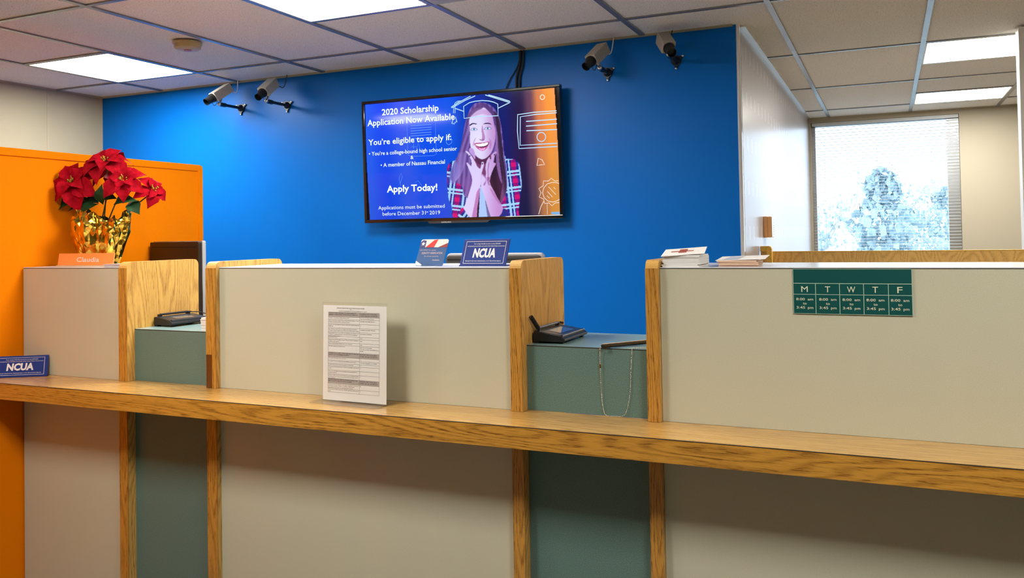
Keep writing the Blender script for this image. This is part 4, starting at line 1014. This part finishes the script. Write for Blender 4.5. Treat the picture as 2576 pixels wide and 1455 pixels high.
def bract(mb, base, d, up, L, Wd, droop=.3, fold=.18, twist=0.0, wav=.0):
    d = d.normalized(); side = d.cross(up)
    side = side.normalized() if side.length > 1e-4 else d.orthogonal().normalized()
    nrm = side.cross(d).normalized()
    if twist: q = Matrix.Rotation(twist, 3, d); side = q @ side; nrm = q @ nrm
    vs = []; fs = []; NS = 14
    for i in range(NS + 1):
        t_ = i / NS
        for j in range(len(WT) - 1):
            if WT[j][0] <= t_ <= WT[j + 1][0]: u = (t_ - WT[j][0]) / (WT[j + 1][0] - WT[j][0]); w_ = WT[j][1] * (1 - u) + WT[j + 1][1] * u
        c = base + d * (L * t_) + nrm * (L * (.16 * math.sin(PI * t_ * .9) - droop * t_ * t_))
        for s_ in (-1, -.5, 0, .5, 1):
            vs.append(c + side * (s_ * w_ * Wd / 2) + nrm * (abs(s_) * w_ * Wd * fold + wav * L * math.sin(9 * t_ + 3 * s_)))
    for i in range(NS):
        for j in range(4): a = i * 5 + j; fs.append((a, a + 1, a + 6, a + 5))
    mb.add(vs, fs)
def flower(px, py, R_, dirn, seed, n1=6, n2=5, dy=0.0, label=None):
    rn = random.Random(seed); c = pxp(px, py, dy); n = turned(dirn).normalized()
    a1 = n.orthogonal().normalized(); a2 = n.cross(a1)
    fl = None
    m = MB(); m.sphere(c - n * .004, .006, 8, 6)
    for k in range(n1):
        an = 2 * PI * k / n1 + rn.uniform(-.18, .18); d = a1 * math.cos(an) + a2 * math.sin(an)
        bract(m, c - n * .006, (d - n * .12).normalized(), n, R_ * rn.uniform(.9, 1.12), R_ * rn.uniform(.62, .78), rn.uniform(.15, .42), .16, rn.uniform(-.25, .25), .012)
    for k in range(n2):
        an = 2 * PI * (k + .5) / n2 + rn.uniform(-.2, .2); d = a1 * math.cos(an) + a2 * math.sin(an)
        bract(m, c, (d + n * .30).normalized(), n, R_ * rn.uniform(.55, .72), R_ * rn.uniform(.42, .52), rn.uniform(.05, .3), .2, rn.uniform(-.3, .3), .015)
    m.keep = True
    f = m.build('flower', M['petal'], pl, world=True, smooth='all')
    m = MB()
    for k in range(11):
        o = a1 * rn.uniform(-.014, .014) + a2 * rn.uniform(-.014, .014); p = c + o + n * rn.uniform(.012, .022)
        m.tube([c + o * .4, p], .0011, 5); m.sphere(p, .0027, 7, 5)
    cy = MB(); cy.v = [tuple(Vector(v) - PB) for v in m.v]; cy.f = m.f
    cy.build('flower_centre', M['cyathia'], f, smooth='all')
    return c
cs = [flower(186, 462, .124, (-.10, -.84, .42), 21, 6, 5), flower(265, 412, .114, (.05, -.62, .72), 22, 6, 5, .01), flower(318, 460, .094, (.22, -.82, .45), 23, 6, 5, -.02),
      flower(374, 482, .078, (.65, -.45, .30), 24, 5, 3, .04), flower(262, 436, .085, (.0, -.65, .5), 25, 5, 0, .06), flower(160, 452, .070, (-.6, -.4, .4), 26, 4, 0, .05)]
st = MB()
for c in cs:
    b0 = PB + Vector((random.Random(int(c.x * 999)).uniform(-.03, .03), 0, .11)); mid = (b0 + c) / 2 + Vector((-.004, .012, .01)); st.tube([b0, mid, c - Vector((0, -.01, .006))], .0028, 6)
st.build('stems', M['stem'], pl, world=True, smooth='all')
lv = [((262, 520), (262, 474), .085, .05, 0.0), ((285, 520), (345, 505), .09, .055, .01), ((320, 515), (352, 540), .075, .06, .02), ((250, 518), (200, 545), .09, .05, .0), ((240, 512), (170, 525), .075, .05, .03),
      ((185, 505), (128, 535), .075, .045, .04), ((250, 505), (290, 500), .07, .05, .03), ((300, 505), (338, 470), .07, .05, .05), ((235, 515), (215, 490), .06, .045, .05)]
for k, (a_, b_, L_, W_, dy) in enumerate(lv):
    m = MB(); p0 = pxp(*a_, dy); p1 = pxp(*b_, dy - .03); bract(m, p0, p1 - p0, turned((.1 * (k % 3 - 1), -.75, .6)), max(L_, (p1 - p0).length), W_, .25, .12, 0, .012)
    m.keep = True; m.build('leaf', M['leaf'], pl, world=True, smooth='all')

# ------------------------------------------------------------------ monitors
t = thing('monitor', 'dark monitor back with silver edge behind the left oak divider', 'monitor', (-2.70, 2.76, .75), -.262)
mw, z1 = .42, .76
m = MB().prism(rrect(-mw, 0, .34, z1, .008, 3), .004, .020, 'y'); m.build('bezel', M['silver'], t)
MB().prism(rrect(-mw + .004, -.006, .344, z1 - .004, .008, 3), -.012, .004, 'y').build('back_shell', plain('brown_black_plastic', (.022, .012, .008), .45), t)
MB().box(-mw + .02, -.02, -.0135, -.012, z1 - .030, z1 - .024).build('vent_groove', M['black_matte'], t)
MB().box(-mw / 2 - .03, -mw / 2 + .03, -.03, -.012, .02, .5).build('stand_column', M['black'], t)
MB().prism(rrect(-mw / 2 - .12, -mw / 2 + .12, -.10, .10, .03, 4), 0, .018, 'z').build('stand_foot', M['black'], t)
t = thing('monitor', 'silver-edged monitor top showing behind the middle insurance sign', 'monitor', (-1.376, 2.90, .75), -.012)
mw, z1 = .412, .694
MB().prism(rrect(-mw / 2, mw / 2, .40, z1, .018, 5), .0, .022, 'y').build('bezel', M['silver'], t, bevel=.004)
MB().prism(rrect(-mw / 2 + .006, mw / 2 - .006, .404, z1 - .008, .016, 5), -.018, .0, 'y').build('back_shell', plain('charcoal_plastic', (.06, .055, .055), .4), t, bevel=.004)
MB().box(-mw / 2 + .015, mw / 2 - .015, -.0195, -.018, z1 - .026, z1 - .021).build('vent_groove', M['black_matte'], t)
MB().box(-.03, .03, -.03, -.018, .02, .5).build('stand_column', M['black'], t)
MB().prism(rrect(-.12, .12, -.10, .10, .03, 4), 0, .018, 'z').build('stand_foot', M['black'], t)

# ------------------------------------------------------------------ signature pads: back edge along the divider, wedge falling towards +X
def signature_pad(loc, rz, label, coil, ln_=.2):
    t = thing('signature_pad', label, 'signature pad', loc, rz, 'signature pads'); D = .100; Lh = ln_
    prof = [(.001, .012), (.004, .006), (.095, .006), (.102, .010), (.102, .014), (.088, .024), (.012, .036), (.003, .034)]
    m = MB(); n = len(prof); m.add([(p[0], 0, p[1]) for p in prof] + [(p[0], Lh, p[1]) for p in prof], [tuple(range(n)), tuple(range(n, 2 * n))[::-1]] + [(i, (i + 1) % n, n + (i + 1) % n, n + i) for i in range(n)])
    b_ = m.build('body', M['black'], t, bevel=.0015)
    sl_ = (.024 - .036) / (.088 - .012)
    def zt(x): return .036 + (x - .012) * sl_
    def slab(x0, x1, y0, y1, e): return [(x0, y0, zt(x0) + e), (x1, y0, zt(x1) + e), (x1, y1, zt(x1) + e), (x0, y1, zt(x0) + e)]
    MB().add(slab(.014, .087, .006, Lh - .006, .0006), [(0, 1, 2, 3)]).build('top_plate', M['grey_dark'], t)
    MB().add(slab(.032, .074, .045, Lh - .045, .0012), [(0, 1, 2, 3)]).build('display', M['lcd_grey'], t)
    MB().tube([(.090, .006, .0225), (.090, Lh - .006, .0225)], .0045, 10).build('front_lip', M['grey_dark'], t, smooth=True)
    for q in ((.002, .018, .004, .02, 0, .012), (.002, .018, Lh - .02, Lh - .004, 0, .012), (.080, .092, .01, .02, 0, .007), (.080, .092, Lh - .02, Lh - .01, 0, .007)): MB().box(*q).build('foot', M['black_matte'], t)
    sy = MB().tube([(.012, .022, .043), (.012, Lh - .03, .043)], [.0040, .0045], 10).tube([(.012, Lh - .03, .043), (.012, Lh - .008, .043)], [.0045, .002], 10)
    so_ = sy.build('stylus', M['grey_dark'], t, smooth=True)
    for y in (.014, Lh - .03): MB().box(.006, .018, y, y + .012, .034, .044).build('stylus_rest', M['black'], t)
    if coil:
        pts = []; A_ = Vector((.012, .018, .042)); B_ = Vector((.006, -.022, .080)); ax = (B_ - A_).normalized(); o1 = ax.orthogonal().normalized(); o2 = ax.cross(o1)
        for k in range(121):
            u = k / 120; an = u * 2 * PI * 11; pts.append(A_.lerp(B_, u) + (o1 * math.cos(an) + o2 * math.sin(an)) * .0052)
        MB().tube(pts, .0018, 6).build('coiled_cord', M['black_matte'], t, smooth='all')
        MB().tube([(.012, .006, .012), (.008, .002, .024), (.010, .012, .040)], .003, 8).build('cord_holder', M['black'], t, smooth=True)
        pts = [Vector((.012, Lh - .004, .042)) + Vector((.003 * math.cos(k * 1.2), k * .0011, .003 * math.sin(k * 1.2) - .0002 * k)) for k in range(24)]
        MB().tube(pts, .0013, 5).build('cord_end', M['black_matte'], t, smooth='all')
    else:
        MB().tube([(.02, Lh - .03, .043), (.035, Lh + .01, .040), (.06, Lh + .03, .03), (.09, Lh + .03, .012)], .002, 6).build('cord_end', M['black_matte'], t, smooth='all')
    return t
signature_pad((-.9655, 2.292, 1.191), -.004, 'black signature pad with coiled cord on the right green counter', True)
signature_pad((-2.529, 2.338, 1.191), -.06, 'black signature pad on the left green counter in front of the monitor', False, .175)

# pen and bead chain at the right window
t = thing('chained_pen', 'black pen with silver bead chain hanging over the right green counter', 'pen', (-.69, 2.29, 1.191))
A_ = Vector((-.733, 2.236, 1.1975)); B_ = Vector((-.612, 2.385, 1.1985)); dd = (B_ - A_)
pen = MB().tube([A_, A_ + dd * .10, A_ + dd * .6, B_], [.0052, .0058, .0058, .0050], 12).build('pen_barrel', M['black_gloss'], t, world=True, smooth=True)
MB().tube([A_ + Vector((0, 0, .0062)), A_ + dd * .98 + Vector((0, 0, .0062))], .0012, 6).build('pen_clip', M['steel'], t, world=True, smooth=True)
key = [A_ + Vector((-.004, -.002, -.002)), Vector((-.742, 2.246, 1.183)), Vector((-.743, 2.2475, 1.14)), Vector((-.741, 2.2495, 1.06)), Vector((-.737, 2.250, 1.022)), Vector((-.729, 2.244, 1.0075)), Vector((-.715, 2.240, 1.0055)),
       Vector((-.700, 2.243, 1.0055)), Vector((-.686, 2.245, 1.0058)), Vector((-.676, 2.2485, 1.010)), Vector((-.668, 2.2505, 1.028)), Vector((-.660, 2.2515, 1.07)), Vector((-.656, 2.2515, 1.13)), Vector((-.652, 2.2505, 1.184)), Vector((-.649, 2.2555, 1.1935)), Vector((-.628, 2.270, 1.1935)), Vector((-.605, 2.282, 1.1935))]
dense = []
for i in range(len(key) - 1):
    p0 = key[max(i - 1, 0)]; p1 = key[i]; p2 = key[i + 1]; p3 = key[min(i + 2, len(key) - 1)]
    for k in range(30):
        u = k / 30; dense.append(.5 * ((2 * p1) + (p2 - p0) * u + (2 * p0 - 5 * p1 + 4 * p2 - p3) * u * u + (3 * p1 - p0 - 3 * p2 + p3) * u ** 3))
acc = 0; m = MB(); last = dense[0]; m.sphere(last, .0015, 7, 5)
for p in dense[1:]:
    acc += (p - last).length; last = p
    if acc > .00385: m.sphere(p, .00155, 7, 5); acc = 0
m.build('bead_chain', M['steel'], t, world=True, smooth='all')
MB().tube(dense[::4], .0004, 4).build('chain_wire', M['steel'], t, world=True)
MB().tube([(-.743, 2.2475, 1.146), (-.743, 2.2475, 1.136)], .0024, 8).build('chain_connector', plain('brass', (.35, .22, .05), .3, metal=1.0), t, world=True)
